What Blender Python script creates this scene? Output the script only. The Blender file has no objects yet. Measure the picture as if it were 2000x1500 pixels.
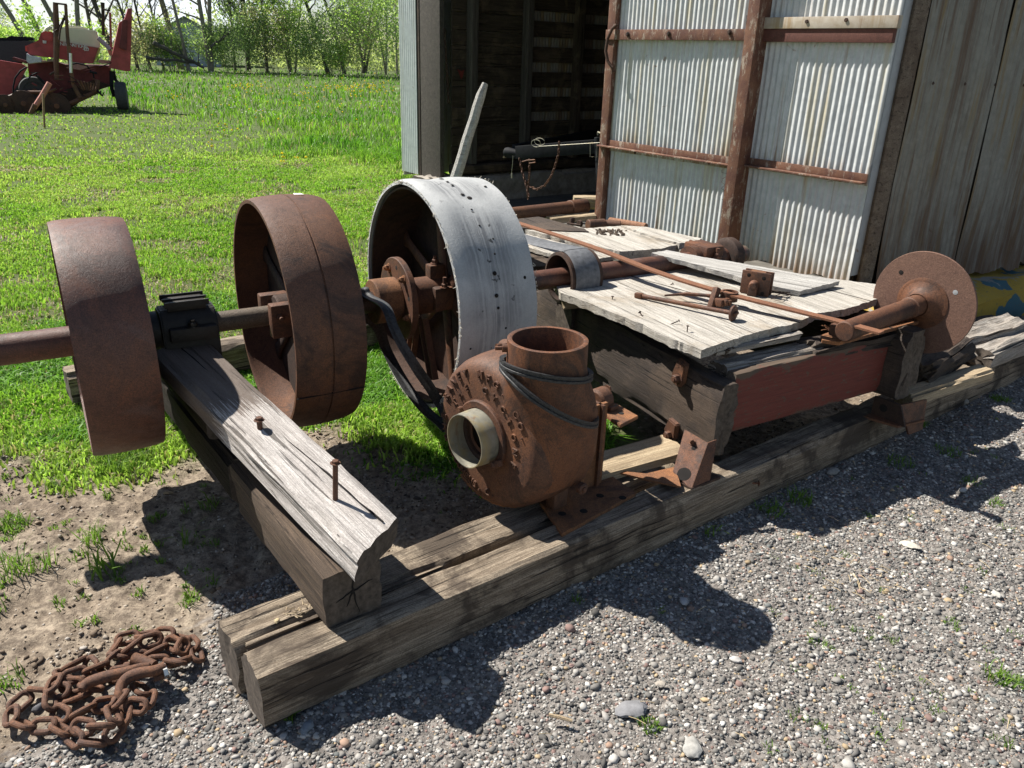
import bpy, bmesh, math, random
import numpy as np
from mathutils import Vector, Matrix, noise
from mathutils.geometry import tessellate_polygon
R = math.radians
SC = bpy.context.scene
COL = SC.collection
random.seed(7)
RNG = np.random.default_rng(11)

# ------------------------------------------------------------------ camera
CAM_H = 1.6
FPX = 1540.0            # focal length in pixels of a 2000 px wide picture
_d = Vector((878.0-1000, -(4440.0-750), -FPX)).normalized()
_up = -_d
_fw = Vector((0, 0, -1)); _fw = (_fw - _up*_fw.dot(_up)).normalized()
_rt = _fw.cross(_up)
RW = Matrix((_rt, _fw, _up))                    # camera axes -> world axes
C0M = Vector((0, 0, CAM_H))
cd = bpy.data.cameras.new('camera'); cam = bpy.data.objects.new('camera', cd); COL.objects.link(cam)
cam.matrix_world = Matrix.Translation(C0M) @ RW.to_4x4()
cd.sensor_width = 36; cd.lens = FPX/2000*36; cd.clip_end = 3000; cd.clip_start = 0.05
SC.camera = cam
# ------------------------------------------------------------------ world, sun, exposure
SUN_AZ, SUN_EL = 296.5, 50.0                    # azimuth clockwise from +Y
w = bpy.data.worlds.new('World'); SC.world = w; w.use_nodes = True
nt = w.node_tree; bg = nt.nodes['Background']
sk = nt.nodes.new('ShaderNodeTexSky'); sk.sky_type = 'NISHITA'; sk.sun_disc = False
sk.sun_elevation = R(SUN_EL); sk.sun_rotation = R(SUN_AZ); sk.air_density = 1.0; sk.dust_density = .5; sk.ozone_density = 1.2
# thin white cloud layer mixed into the sky by direction
tc = nt.nodes.new('ShaderNodeTexCoord'); mp = nt.nodes.new('ShaderNodeMapping'); mp.inputs['Scale'].default_value = (1.2, 1.2, 5)
nz = nt.nodes.new('ShaderNodeTexNoise'); nz.inputs['Scale'].default_value = 2.2; nz.inputs['Detail'].default_value = 7; nz.inputs['Roughness'].default_value = .6
cr = nt.nodes.new('ShaderNodeValToRGB'); cr.color_ramp.elements[0].position = .50; cr.color_ramp.elements[1].position = .68
mx = nt.nodes.new('ShaderNodeMix'); mx.data_type = 'RGBA'; mx.inputs[7].default_value = (13, 14, 15, 1)
nt.links.new(tc.outputs['Generated'], mp.inputs[0]); nt.links.new(mp.outputs[0], nz.inputs['Vector'])
sz_ = nt.nodes.new('ShaderNodeSeparateXYZ'); nt.links.new(tc.outputs['Generated'], sz_.inputs[0])
el = nt.nodes.new('ShaderNodeMapRange'); el.inputs[1].default_value = .30; el.inputs[2].default_value = .55; el.inputs[3].default_value = 1; el.inputs[4].default_value = .0; nt.links.new(sz_.outputs[2], el.inputs[0])
mu = nt.nodes.new('ShaderNodeMath'); mu.operation = 'MULTIPLY'
nt.links.new(nz.outputs[0], cr.inputs[0]); nt.links.new(cr.outputs[0], mu.inputs[0]); nt.links.new(el.outputs[0], mu.inputs[1]); nt.links.new(mu.outputs[0], mx.inputs[0]); nt.links.new(sk.outputs[0], mx.inputs[6])
nt.links.new(mx.outputs[2], bg.inputs[0]); bg.inputs[1].default_value = 0.05
sd = bpy.data.lights.new('sun', 'SUN'); sd.energy = 5.0; sd.angle = R(.53); sd.color = (1, .95, .87)
sun = bpy.data.objects.new('sun', sd); COL.objects.link(sun)
sv = Vector((math.sin(R(SUN_AZ))*math.cos(R(SUN_EL)), math.cos(R(SUN_AZ))*math.cos(R(SUN_EL)), math.sin(R(SUN_EL))))
sun.rotation_euler = sv.to_track_quat('Z', 'Y').to_euler()
SC.view_settings.view_transform = 'Standard'; SC.view_settings.look = 'None'; SC.view_settings.exposure = 0.92; SC.view_settings.gamma = 1

# ------------------------------------------------------------------ surveying helpers: sight line of a photo point met with a known plane
def ray(px, py): return (RW @ Vector((px-1000, -(py-750), -FPX))).normalized()
def at(px, py, z=0.0):
    r = ray(px, py); return C0M + r*((z-CAM_H)/r.z)
def onp(px, py, p0, n):
    r = ray(px, py); n = Vector(n); return C0M + r*((Vector(p0)-C0M).dot(n)/r.dot(n))
def far(px, py, D):
    r = ray(px, py); return C0M + r*(D/math.hypot(r.x, r.y))
def hd(a): return Vector((math.sin(R(a)), math.cos(R(a)), 0))
Z = Vector((0, 0, 1))
A_ = hd(53); B_ = hd(-37)                     # along the skid, and across it away from the camera

# ------------------------------------------------------------------ object helpers
WM = {}
def link(o, parent, M):
    COL.objects.link(o); WM[o.name] = M
    if parent:
        o.parent = parent; o.matrix_basis = WM[parent.name].inverted() @ M
    else:
        o.matrix_basis = M
    return o
def thing(name, label, cat, loc, group=None):
    o = bpy.data.objects.new(name, None); o.empty_display_size = .1
    link(o, None, Matrix.Translation(loc)); o['label'] = label; o['category'] = cat
    if group: o['group'] = group
    return o
def tag(o, label, cat, group=None):
    o['label'] = label; o['category'] = cat
    if group: o['group'] = group
    return o
def struct(o, kind='structure'): o['kind'] = kind; return o
def frame(x, z=Z, o=(0, 0, 0)):
    x = Vector(x).normalized(); y = Vector(z).cross(x).normalized(); zz = x.cross(y)
    M = Matrix((x, y, zz)).transposed().to_4x4(); M.translation = Vector(o); return M
class MB:
    def __init__(s): s.v = []; s.f = []
    def add(s, vs, fs, M=None):
        n = len(s.v)
        s.v += [tuple(M @ Vector(v)) if M else tuple(v) for v in vs]
        s.f += [tuple(i+n for i in f) for f in fs]; return s
    def box(s, c, d, M=None, b=0.0):
        x, y, z = [q/2 for q in d]
        if b <= 0:
            vs = [(c[0]+i*x, c[1]+j*y, c[2]+k*z) for i in (-1, 1) for j in (-1, 1) for k in (-1, 1)]
            return s.add(vs, [(0, 1, 3, 2), (4, 6, 7, 5), (0, 4, 5, 1), (2, 3, 7, 6), (0, 2, 6, 4), (1, 5, 7, 3)], M)
        bm = bmesh.new(); bmesh.ops.create_cube(bm, size=1)
        for q in bm.verts: q.co = Vector((q.co.x*2*x+c[0], q.co.y*2*y+c[1], q.co.z*2*z+c[2]))
        bmesh.ops.bevel(bm, geom=bm.edges[:], offset=b, segments=2, profile=.6, affect='EDGES')
        bm.verts.index_update()
        s.add([q.co[:] for q in bm.verts], [[q.index for q in f.verts] for f in bm.faces], M); bm.free(); return s
    def seg(s, p, q, wd, h, up=Z, b=0.0):           # box between two points
        p = Vector(p); q = Vector(q); return s.box(((q-p).length/2, 0, 0), ((q-p).length, wd, h), frame(q-p, up, p), b)
    def tube(s, pts, r, n=10, closed=False, M=None, cap=True):
        pts = [Vector(p) for p in pts]; m = len(pts)
        rs = r if isinstance(r, (list, tuple)) else [r]*m
        vs = []; up = None
        for i in range(m):
            a = pts[(i-1) % m] if (closed or i) else pts[0]; b = pts[(i+1) % m] if (closed or i < m-1) else pts[-1]
            t = (b-a).normalized() if (b-a).length > 1e-9 else Vector((1, 0, 0))
            if up is None: up = Vector((0, 0, 1)) if abs(t.z) < .9 else Vector((1, 0, 0))
            x = t.cross(up).normalized(); up = x.cross(t).normalized()
            for k in range(n):
                an = 2*math.pi*k/n; vs.append(pts[i]+(x*math.cos(an)+up*math.sin(an))*rs[i])
        fs = []
        for i in range(m if closed else m-1):
            j = (i+1) % m
            for k in range(n): fs.append((i*n+k, i*n+(k+1) % n, j*n+(k+1) % n, j*n+k))
        if cap and not closed: fs.append(tuple(range(n-1, -1, -1))); fs.append(tuple((m-1)*n+k for k in range(n)))
        return s.add(vs, fs, M)
    def lathe(s, prof, n=48, M=None, closed=True, jit=0, a0=0, a1=2*math.pi):   # profile (x along axis, r)
        full = abs(a1-a0-2*math.pi) < 1e-6
        m = len(prof); vs = []; nn = n if full else n+1
        for k in range(nn):
            a = a0+(a1-a0)*k/n
            for x, r in prof:
                j = jit*(noise.noise(Vector((math.cos(a)*3, math.sin(a)*3, x*9)))) if jit else 0
                vs.append((x+j*.4, (r+j)*math.cos(a), (r+j)*math.sin(a)))
        fs = []
        for k in range(n):
            k2 = (k+1) % nn
            for i in range(m if closed else m-1):
                j = (i+1) % m; fs.append((k*m+i, k2*m+i, k2*m+j, k*m+j))
        if not full and closed:
            fs.append(tuple(range(m))); fs.append(tuple(n*m+i for i in range(m-1, -1, -1)))
        return s.add(vs, fs, M)
    def cyl(s, p, q, r, n=20, b=0.0, r2=None):
        p = Vector(p); q = Vector(q); L = (q-p).length; r2 = r if r2 is None else r2
        pr = [(0, 1e-4), (0, r-b), (b, r), (L-b, r2), (L, r2-b), (L, 1e-4)] if b else [(0, 1e-4), (0, r), (L, r2), (L, 1e-4)]
        u = Z if abs((q-p).normalized().z) < .95 else Vector((1, 0, 0))
        return s.lathe(pr, n, frame(q-p, u, p), closed=False)
    def hexbolt(s, p, ax, r=.012, h=.01, shank=0, sr=None):
        p = Vector(p); ax = Vector(ax).normalized(); u = Z if abs(ax.z) < .9 else Vector((1, 0, 0))
        M = frame(ax, u, p)
        s.lathe([(0, 1e-4), (0, r*1.45), (h*.22, r*1.45), (h*.22, 1e-4)], 14, M, closed=False)
        s.lathe([(h*.22, 1e-4), (h*.22, r), (h*1.1, r), (h*1.25, r*.85), (h*1.25, 1e-4)], 6, M, closed=False)
        if shank: s.lathe([(h, 1e-4), (h, sr or r*.55), (h+shank, sr or r*.55), (h+shank, 1e-4)], 10, M, closed=False)
        return s
    def build(s, name, mat, parent=None, M=None, ang=35, smooth=True, bevel=0, local=False):
        """M: object frame; vertices are given in world unless local."""
        M = M or Matrix.Translation(WM[parent.name].translation if parent else (Vector(s.v[0])))
        me = bpy.data.meshes.new(name)
        vs = s.v if local else [tuple(M.inverted() @ Vector(v)) for v in s.v]
        me.from_pydata(vs, [], s.f); me.validate(clean_customdata=False)
        bm = bmesh.new(); bm.from_mesh(me); bmesh.ops.recalc_face_normals(bm, faces=bm.faces[:])
        if bevel:
            es = [e for e in bm.edges if len(e.link_faces) == 2 and e.calc_face_angle(0) > R(40)]
            bmesh.ops.bevel(bm, geom=es, offset=bevel, segments=2, affect='EDGES', clamp_overlap=True)
        bm.to_mesh(me); bm.free()
        if smooth: me.shade_smooth(); me.set_sharp_from_angle(angle=R(ang))
        me.materials.append(mat)
        o = bpy.data.objects.new(name, me); return link(o, parent, M)

# ------------------------------------------------------------------ materials
def mat_new(name, rough=.8, metal=0):
    m = bpy.data.materials.new(name); m.use_nodes = True
    b = m.node_tree.nodes['Principled BSDF']; b.inputs['Roughness'].default_value = rough; b.inputs['Metallic'].default_value = metal; b.inputs['Specular IOR Level'].default_value = .15 if name in ('black_paint', 'barn_board', 'shade_black_timber') else .4
    return m, m.node_tree, b
class N:
    def __init__(s, nt): s.t = nt
    def n(s, ty, **k):
        x = s.t.nodes.new(ty)
        for a, b in k.items(): setattr(x, a, b)
        return x
    def l(s, a, b): s.t.links.new(a, b)
    def coords(s, scale=(1, 1, 1), kind='Object', rnd=True):
        tc = s.n('ShaderNodeTexCoord'); o = tc.outputs[kind]
        if rnd:
            oi = s.n('ShaderNodeObjectInfo'); v = s.n('ShaderNodeVectorMath', operation='MULTIPLY_ADD')
            cb = s.n('ShaderNodeCombineXYZ')
            for i in range(3): s.l(oi.outputs['Random'], cb.inputs[i])
            s.l(cb.outputs[0], v.inputs[0]); v.inputs[1].default_value = (37, 91, 53); s.l(o, v.inputs[2]); o = v.outputs[0]
        mp = s.n('ShaderNodeMapping'); mp.inputs['Scale'].default_value = scale; s.l(o, mp.inputs[0]); return mp.outputs[0]
    def noise(s, co, sc=5, det=6, ro=.6, dist=0):
        x = s.n('ShaderNodeTexNoise'); x.inputs['Scale'].default_value = sc; x.inputs['Detail'].default_value = det
        x.inputs['Roughness'].default_value = ro; x.inputs['Distortion'].default_value = dist; s.l(co, x.inputs['Vector']); return x.outputs[0]
    def ramp(s, f, stops, mode='LINEAR'):
        x = s.n('ShaderNodeValToRGB'); r = x.color_ramp; r.interpolation = mode
        while len(r.elements) < len(stops): r.elements.new(.5)
        for e, (p, c) in zip(r.elements, stops):
            e.position = p; e.color = (c, c, c, 1) if isinstance(c, (int, float)) else (*c, 1)
        s.l(f, x.inputs[0]); return x.outputs[0]
    def mix(s, f, a, b, mode='MIX'):
        x = s.n('ShaderNodeMix', data_type='RGBA', blend_type=mode)
        for i, q in ((0, f), (6, a), (7, b)):
            if hasattr(q, 'links'): s.l(q, x.inputs[i])
            elif i == 0: x.inputs[0].default_value = q
            else: x.inputs[i].default_value = (*q, 1)
        return x.outputs[2]
    def math(s, op, a, b=0.0):
        x = s.n('ShaderNodeMath', operation=op)
        for i, q in enumerate((a, b)):
            if hasattr(q, 'links'): s.l(q, x.inputs[i])
            else: x.inputs[i].default_value = q
        return x.outputs[0]
    def bump(s, h, st, dist, prev=None):
        x = s.n('ShaderNodeBump'); x.inputs['Strength'].default_value = st; x.inputs['Distance'].default_value = dist
        s.l(h, x.inputs['Height'])
        if prev: s.l(prev, x.inputs['Normal'])
        return x.outputs[0]

def rust(name, a=(.115, .055, .038), b=(.20, .085, .042), c=(.055, .032, .027), sc=1.0, light=None, rough=.82):
    m, t, bs = mat_new(name, rough); n = N(t)
    co = n.coords()
    big = n.noise(co, 2.6*sc, 5, .6, .3); mid = n.noise(co, 30*sc, 7, .78); fine = n.noise(co, 230, 5, .88); pit = n.noise(co, 85, 6, .8)
    col = n.mix(n.ramp(big, [(.30, 0), (.72, 1)]), a, b)
    col = n.mix(n.ramp(mid, [(.50, 0), (.68, .55)]), col, c)
    col = n.mix(n.ramp(pit, [(.53, 0), (.66, .6)]), col, tuple(min(1, q*1.45) for q in b))
    if name.startswith('rust'):
        col = n.mix(n.ramp(n.noise(co, 1.9*sc, 6, .7, .6), [(.52, 0), (.62, .55)]), col, tuple(min(1, q*k) for q, k in zip(b, (1.5, 1.35, 1.1))))
        col = n.mix(n.ramp(n.noise(n.coords((1, 1, 1)), 4.3*sc, 7, .78, .9), [(.51, 0), (.62, .8)]), col, c)
    if light: col = n.mix(n.ramp(n.noise(co, 7*sc, 5, .65, .8), [(.56, 0), (.70, .8)]), col, light)
    col = n.mix(n.ramp(fine, [(.44, .0), (.62, .8)]), col, n.mix(.5, c, (.02, .012, .01)))
    n.l(col, bs.inputs['Base Color'])
    n.l(n.bump(fine, .6, .0016, n.bump(pit, .45, .003, n.bump(mid, .2, .004))), bs.inputs['Normal'])
    n.l(n.ramp(mid, [(.3, rough-.14), (.7, min(1, rough+.1))]), bs.inputs['Roughness'])
    return m
def wood(name, hi, lo, dark=(.03, .022, .016), stain=None, grain=1.0, crack=.5, patch=.5, bump=.6, st_lo=.5, xdark=None):
    m, t, bs = mat_new(name, .88); n = N(t)
    co = n.coords((1, 1, 1))
    g1 = n.noise(n.coords((1.0, 24*grain, 24*grain)), 2.0, 7, .68, .35)
    g2 = n.noise(n.coords((2.6, 150*grain, 150*grain)), 2.2, 5, .75)
    cr = n.noise(n.coords((1.1, 60*grain, 60*grain)), 1.7, 4, .55, .5)
    big = n.noise(co, 3.5, 6, .68, .5)
    fine = n.noise(co, 210, 3, .85)
    col = n.mix(n.ramp(g1, [(.32, 0), (.64, 1)]), lo, hi)
    col = n.mix(n.ramp(g2, [(.46, 0), (.60, .8)]), col, tuple(q*.7 for q in lo))
    if stain: col = n.mix(n.ramp(big, [(st_lo, 0), (st_lo+.10, patch)]), col, stain)
    if xdark:                                        # part of the length keeps its unbleached brown skin
        tc = n.n('ShaderNodeTexCoord'); s3 = n.n('ShaderNodeSeparateXYZ'); n.l(tc.outputs['Object'], s3.inputs[0])
        f = n.math('ADD', n.math('MULTIPLY', n.math('SUBTRACT', s3.outputs[0], xdark[0]), 3.0), n.math('MULTIPLY', n.math('ADD', n.math('ADD', g2, g1), -1.0), 1.5))
        col = n.mix(n.ramp(f, [(-.0, 0), (.12, .92)]), col, n.mix(g1, tuple(q*.6 for q in xdark[1]), xdark[1]))
    ck = n.ramp(cr, [(.345, 1), (.39, 0)])
    col = n.mix(n.math('MULTIPLY', ck, crack), col, dark)
    col = n.mix(n.ramp(fine, [(.46, 0), (.66, .6)]), col, tuple(q*.5 for q in lo))
    n.l(col, bs.inputs['Base Color'])
    h = n.math('SUBTRACT', g2, n.math('MULTIPLY', ck, 1.2))
    n.l(n.bump(h, min(1, bump+.2), .005, n.bump(g1, .5, .008)), bs.inputs['Normal'])
    return m
def flat(name, c, rough=.6, metal=0, var=.25, sc=30, bump=.15):
    m, t, bs = mat_new(name, rough, metal); n = N(t); co = n.coords()
    f = n.noise(co, sc, 6, .65)
    dk = tuple(x*(1-var) for x in c); lt = tuple(min(1, x*(1+var)) for x in c)
    n.l(n.mix(n.ramp(f, [(.3, 0), (.7, 1)]), dk, lt), bs.inputs['Base Color'])
    n.l(n.bump(f, bump, .003), bs.inputs['Normal']); return m

M_RUST = rust('rust_brown', (.10, .043, .027), (.175, .072, .033), (.04, .023, .017), rough=.68)
M_RUSTP = rust('rust_purple_smooth', (.125, .056, .043), (.155, .064, .038), (.05, .028, .023), 1.0, (.17, .105, .09), .50)
M_RUSTO = rust('rust_orange', (.19, .085, .04), (.29, .13, .055), (.08, .042, .027), 1.2)
M_RUSTD = rust('rust_dark', (.042, .025, .019), (.08, .04, .025), (.016, .012, .010))
M_RUSTC = rust('rust_cast_warm', (.115, .052, .033), (.175, .078, .038), (.042, .024, .018), 1.1, None, .66)
M_GREASE = rust('grease_black', (.012, .011, .010), (.03, .024, .018), (.006, .006, .006), 1.5, None, .55)
M_SHAFT = rust('shaft_worn_steel', (.10, .075, .05), (.16, .12, .085), (.05, .035, .025), 2.0, (.36, .15, .05), .6)
M_WGREY = wood('weathered_grey_wood', (.50, .46, .41), (.25, .215, .18), (.05, .04, .03), (.20, .16, .12), .9, .75, .45, .9)
M_WSKID = wood('skid_wood', (.43, .355, .265), (.135, .098, .066), (.012, .009, .007), (.055, .04, .03), .8, .9, .85, .9, .49)
M_PLANK = wood('two_tone_plank', (.72, .68, .64), (.40, .36, .33), (.05, .04, .03), (.30, .25, .21), .8, .8, .35, 1, .58, (.72, (.15, .11, .085)))
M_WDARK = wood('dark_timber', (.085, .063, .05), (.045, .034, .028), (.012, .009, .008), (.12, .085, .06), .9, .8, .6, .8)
M_WBLACK = wood('shade_black_timber', (.045, .036, .03), (.022, .018, .016), (.008, .006, .005), (.07, .05, .035), .9, .7, .4, .8)  # wood colour with the pulley's cast shade put in
M_WMID = wood('brown_timber', (.13, .09, .06), (.065, .046, .033), (.02, .014, .01), (.25, .15, .08), .9, .6, .35, .7, .58)
M_WDECK = wood('bleached_deck_board', (.64, .60, .54), (.38, .35, .30), (.09, .07, .05), (.34, .27, .19), .8, .5, .55, .8, .52)
M_WSILVER = wood('silver_board', (.62, .60, .56), (.40, .38, .35), (.08, .07, .06), None, 1.0, .5, .4, .8)
M_WFRESH = wood('pale_fresh_board', (.52, .42, .28), (.36, .27, .17), (.1, .07, .04), None, .8, .3, .3, .5)
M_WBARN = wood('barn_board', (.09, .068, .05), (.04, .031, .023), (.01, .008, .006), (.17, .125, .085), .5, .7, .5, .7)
M_CORNER = wood('corner_board_wood', (.30, .24, .18), (.16, .12, .09), (.03, .02, .015), (.10, .06, .04), .8, .6, .5, .7)
M_WJAMB = wood('barn_jamb_wood', (.115, .10, .085), (.055, .048, .042), (.02, .018, .015), None, .7, .6, .4, .7)
M_END = flat('dirty_end_grain', (.085, .068, .054), .92, 0, .5, 55, .6)
M_RUBBER = flat('black_rubber', (.032, .033, .035), .5, 0, .85, 110, .4)
M_RUBFADE = flat('faded_belt_rubber', (.12, .125, .135), .7, 0, .35, 45)
M_BLACKP = flat('black_paint', (.012, .013, .016), .7, 0, .4, 20)
M_BRIGHT = flat('bright_steel', (.6, .6, .58), .35, .8, .1, 30)
M_HOLE = flat('deep_hole', (.012, .01, .009), .95)

def red_paint():
    m, t, bs = mat_new('faded_red_paint_on_plank', .75); n = N(t)
    g = n.noise(n.coords((2, 60, 60)), 2.2, 5, .65, .3); big = n.noise(n.coords(), 6, 6, .65, .4)
    red = n.mix(n.ramp(g, [(.3, 0), (.7, 1)]), (.115, .026, .019), (.165, .040, .028))
    wd = n.mix(g, (.05, .035, .025), (.14, .10, .07))
    tc = n.n('ShaderNodeTexCoord'); sp = n.n('ShaderNodeSeparateXYZ'); n.l(tc.outputs['Object'], sp.inputs[0])
    top = n.math('ABSOLUTE', n.math('ADD', sp.outputs[2], .01)); top = n.math('MULTIPLY', n.math('ADD', top, -.088), 6.0)
    f = n.ramp(n.math('ADD', n.math('ADD', big, -.04), top), [(.58, 0), (.66, 1)])
    ch = n.ramp(n.noise(n.coords((1, 3, 3)), 16, 7, .8, .3), [(.57, 0), (.60, 1)]); red = n.mix(ch, red, wd); red = n.mix(n.ramp(n.noise(n.coords((5, 40, 40)), 2, 4, .7), [(.60, 0), (.70, .7)]), red, (.07, .025, .02))
    n.l(n.mix(f, red, wd), bs.inputs['Base Color']); n.l(n.bump(g, .5, .004), bs.inputs['Normal']); return m
M_REDP = red_paint()
def galv(name, base=(.62, .635, .64), dk=(.45, .465, .47), stain=.7, brown=(.22, .12, .06), bottom=None, warm=(.46, .40, .26), metal=.12):
    m, t, bs = mat_new(name, .52, metal); n = N(t)
    sp = n.noise(n.coords(), 14, 6, .7, .5); st = n.noise(n.coords((7, 7, .55)), 1.6, 5, .65, .2); st2 = n.noise(n.coords((22, 22, .9)), 1.5, 4, .7)
    blot = n.noise(n.coords(), 5.5, 6, .7, .7)
    col = n.mix(n.ramp(sp, [(.3, 0), (.7, 1)]), dk, base)
    col = n.mix(n.math('MULTIPLY', n.ramp(st, [(.52, 0), (.66, 1)]), stain), col, warm)
    col = n.mix(n.math('MULTIPLY', n.ramp(st2, [(.58, 0), (.70, 1)]), stain*.7), col, brown)
    col = n.mix(n.ramp(blot, [(.66, 0), (.72, .85)]), col, brown)
    if bottom:
        tc = n.n('ShaderNodeTexCoord'); s3 = n.n('ShaderNodeSeparateXYZ'); n.l(tc.outputs['Object'], s3.inputs[0])
        h = n.math('MULTIPLY', n.math('SUBTRACT', bottom[0], s3.outputs[2]), bottom[1])
        f = n.ramp(n.math('ADD', h, n.math('MULTIPLY', n.math('ADD', st, n.math('ADD', st2, -1.0)), 2.0)), [(.15, 0), (.95, bottom[2])])
        col = n.mix(f, col, brown)
    if name.startswith('stained'):
        s4 = n.noise(n.coords((3.2, 3.2, .22)), 1.5, 6, .7, .3); s5 = n.noise(n.coords((16, 16, .5)), 1.5, 5, .7, .2)
        col = n.mix(n.ramp(n.math('ADD', s4, n.math('MULTIPLY', n.math('ADD', s5, -.5), .5)), [(.52, 0), (.66, .85)]), col, (.10, .055, .032))
    n.l(col, bs.inputs['Base Color'])
    n.l(n.ramp(sp, [(.3, .42), (.7, .62)]), bs.inputs['Roughness']); n.l(n.bump(sp, .12, .002), bs.inputs['Normal']); return m
M_ZINC = galv('zinc_ring', (.40, .38, .30), (.17, .165, .14), 1.0, (.22, .12, .06), None, (.36, .29, .15), .3)
M_GALV = galv('galvanised_sheet', bottom=(.16, 5.0, .8))
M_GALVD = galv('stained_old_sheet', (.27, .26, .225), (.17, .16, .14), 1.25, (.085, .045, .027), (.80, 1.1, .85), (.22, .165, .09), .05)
M_TRIM = galv('zinc_trim', (.42, .44, .46), (.32, .33, .35), .2)
def door_iron():
    m, t, bs = mat_new('rusty_painted_angle_iron', .75); n = N(t); co = n.coords()
    big = n.noise(co, 5, 7, .75, .6); f2 = n.noise(n.coords((6, 6, 2.2)), 3.2, 8, .8, .4); f3 = n.noise(co, 150, 4, .8)
    c = n.mix(n.ramp(big, [(.4, 0), (.6, 1)]), (.11, .045, .032), (.20, .095, .055))
    c = n.mix(n.ramp(f2, [(.54, 0), (.60, .8)]), c, (.40, .34, .27))
    c = n.mix(n.ramp(f3, [(.48, 0), (.66, .6)]), c, (.05, .028, .02))
    n.l(c, bs.inputs['Base Color']); n.l(n.bump(f3, .5, .003), bs.inputs['Normal']); return m
M_IRON = door_iron()
def lagging():
    m, t, bs = mat_new('white_pulley_lagging', .8); n = N(t)
    co = n.coords()
    # local x runs along the axle: dark worn streaks run round the tread
    tc = n.n('ShaderNodeTexCoord'); s3 = n.n('ShaderNodeSeparateXYZ'); n.l(tc.outputs['Object'], s3.inputs[0])
    wob = n.noise(co, 4.5, 4, .6)
    xx = n.math('ADD', s3.outputs[0], n.math('MULTIPLY', n.math('ADD', wob, -.5), .05))
    cb = n.n('ShaderNodeCombineXYZ'); n.l(xx, cb.inputs[0]); n.l(n.math('MULTIPLY', wob, .02), cb.inputs[1])
    streak = n.noise(cb.outputs[0], 75, 4, .6)
    band = n.ramp(n.math('ABSOLUTE', n.math('ADD', xx, -.155)), [(0, 1), (.07, .75), (.13, 0)])
    blot = n.noise(co, 8, 6, .7, .4)
    c = n.mix(n.ramp(blot, [(.3, 0), (.7, 1)]), (.34, .35, .35), (.49, .495, .485))
    f = n.math('MULTIPLY', n.math('MULTIPLY', n.ramp(streak, [(.36, 0), (.56, 1)]), band), n.ramp(n.noise(co, 3.0, 4, .6), [(.40, .06), (.55, 1)]))
    c = n.mix(f, c, (.19, .195, .20))
    c = n.mix(n.ramp(n.noise(co, 230, 4, .85), [(.45, 0), (.68, .5)]), c, (.25, .25, .25))
    sp = n.noise(co, 26, 3, .5, .3)
    c = n.mix(n.math('MULTIPLY', n.ramp(sp, [(.66, 0), (.70, 1)]), band), c, (.05, .05, .05))
    n.l(c, bs.inputs['Base Color']); n.l(n.bump(n.noise(co, 120, 4, .8), .5, .003), bs.inputs['Normal']); return m
M_LAG = lagging()
def concrete():
    m, t, bs = mat_new('painted_concrete', .9); n = N(t); co = n.coords()
    a = n.noise(co, 5, 7, .7, .5); f = n.noise(co, 45, 6, .75)
    base = n.mix(f, (.20, .19, .17), (.36, .34, .30))
    tc = n.n('ShaderNodeTexCoord'); s3 = n.n('ShaderNodeSeparateXYZ'); n.l(tc.outputs['Object'], s3.inputs[0])
    hz = n.math('SUBTRACT', .165, s3.outputs[2])
    fy = n.ramp(n.math('ADD', n.math('MULTIPLY', hz, 4.0), n.math('ADD', a, -.5)), [(.0, 0), (.06, 1)])
    pc = n.mix(n.ramp(n.noise(co, 3.2, 3, .5, .3), [(.56, 0), (.58, 1)]), (.42, .27, .035), (.05, .13, .16))
    pc = n.mix(n.ramp(f, [(.55, 0), (.68, .8)]), pc, (.12, .10, .07))
    n.l(n.mix(fy, base, pc), bs.inputs['Base Color']); n.l(n.bump(a, .6, .02, n.bump(f, .5, .006)), bs.inputs['Normal']); return m
M_CONC = concrete()
M_CONCP = flat('plain_concrete', (.30, .27, .23), .9, 0, .35, 14, .5)
M_CONCD = flat('old_dark_concrete', (.13, .12, .105), .95, 0, .35, 9, .5)
def attr_mat(name, rough=.8, trans=0.0, bump=True, boost=1.0, spec=.3):
    m, t, bs = mat_new(name, rough); n = N(t)
    at_ = n.n('ShaderNodeAttribute', attribute_name='col')
    c = at_.outputs['Color']
    if bump:
        f = n.noise(n.coords(rnd=False), 160, 4, .7)
        c = n.mix(n.ramp(f, [(.3, 0), (.8, .45)]), c, n.mix(.6, c, (0.03, .03, .03)))
    n.l(c, bs.inputs['Base Color']); bs.inputs['Specular IOR Level'].default_value = spec
    if trans:
        tr = n.n('ShaderNodeBsdfTranslucent'); n.l(n.mix(1.0, c, (1.12, 1.2, .75), 'MULTIPLY'), tr.inputs[0])
        mx = n.n('ShaderNodeMixShader'); mx.inputs[0].default_value = trans
        out = t.nodes['Material Output']; n.l(bs.outputs[0], mx.inputs[1]); n.l(tr.outputs[0], mx.inputs[2]); n.l(mx.outputs[0], out.inputs[0])
    return m
M_STONE = attr_mat('gravel_stone', .85)
M_LEAF = attr_mat('leaf', .6, .6, False)
M_GRASS = attr_mat('grass_blade', .5, .45, False)

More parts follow.
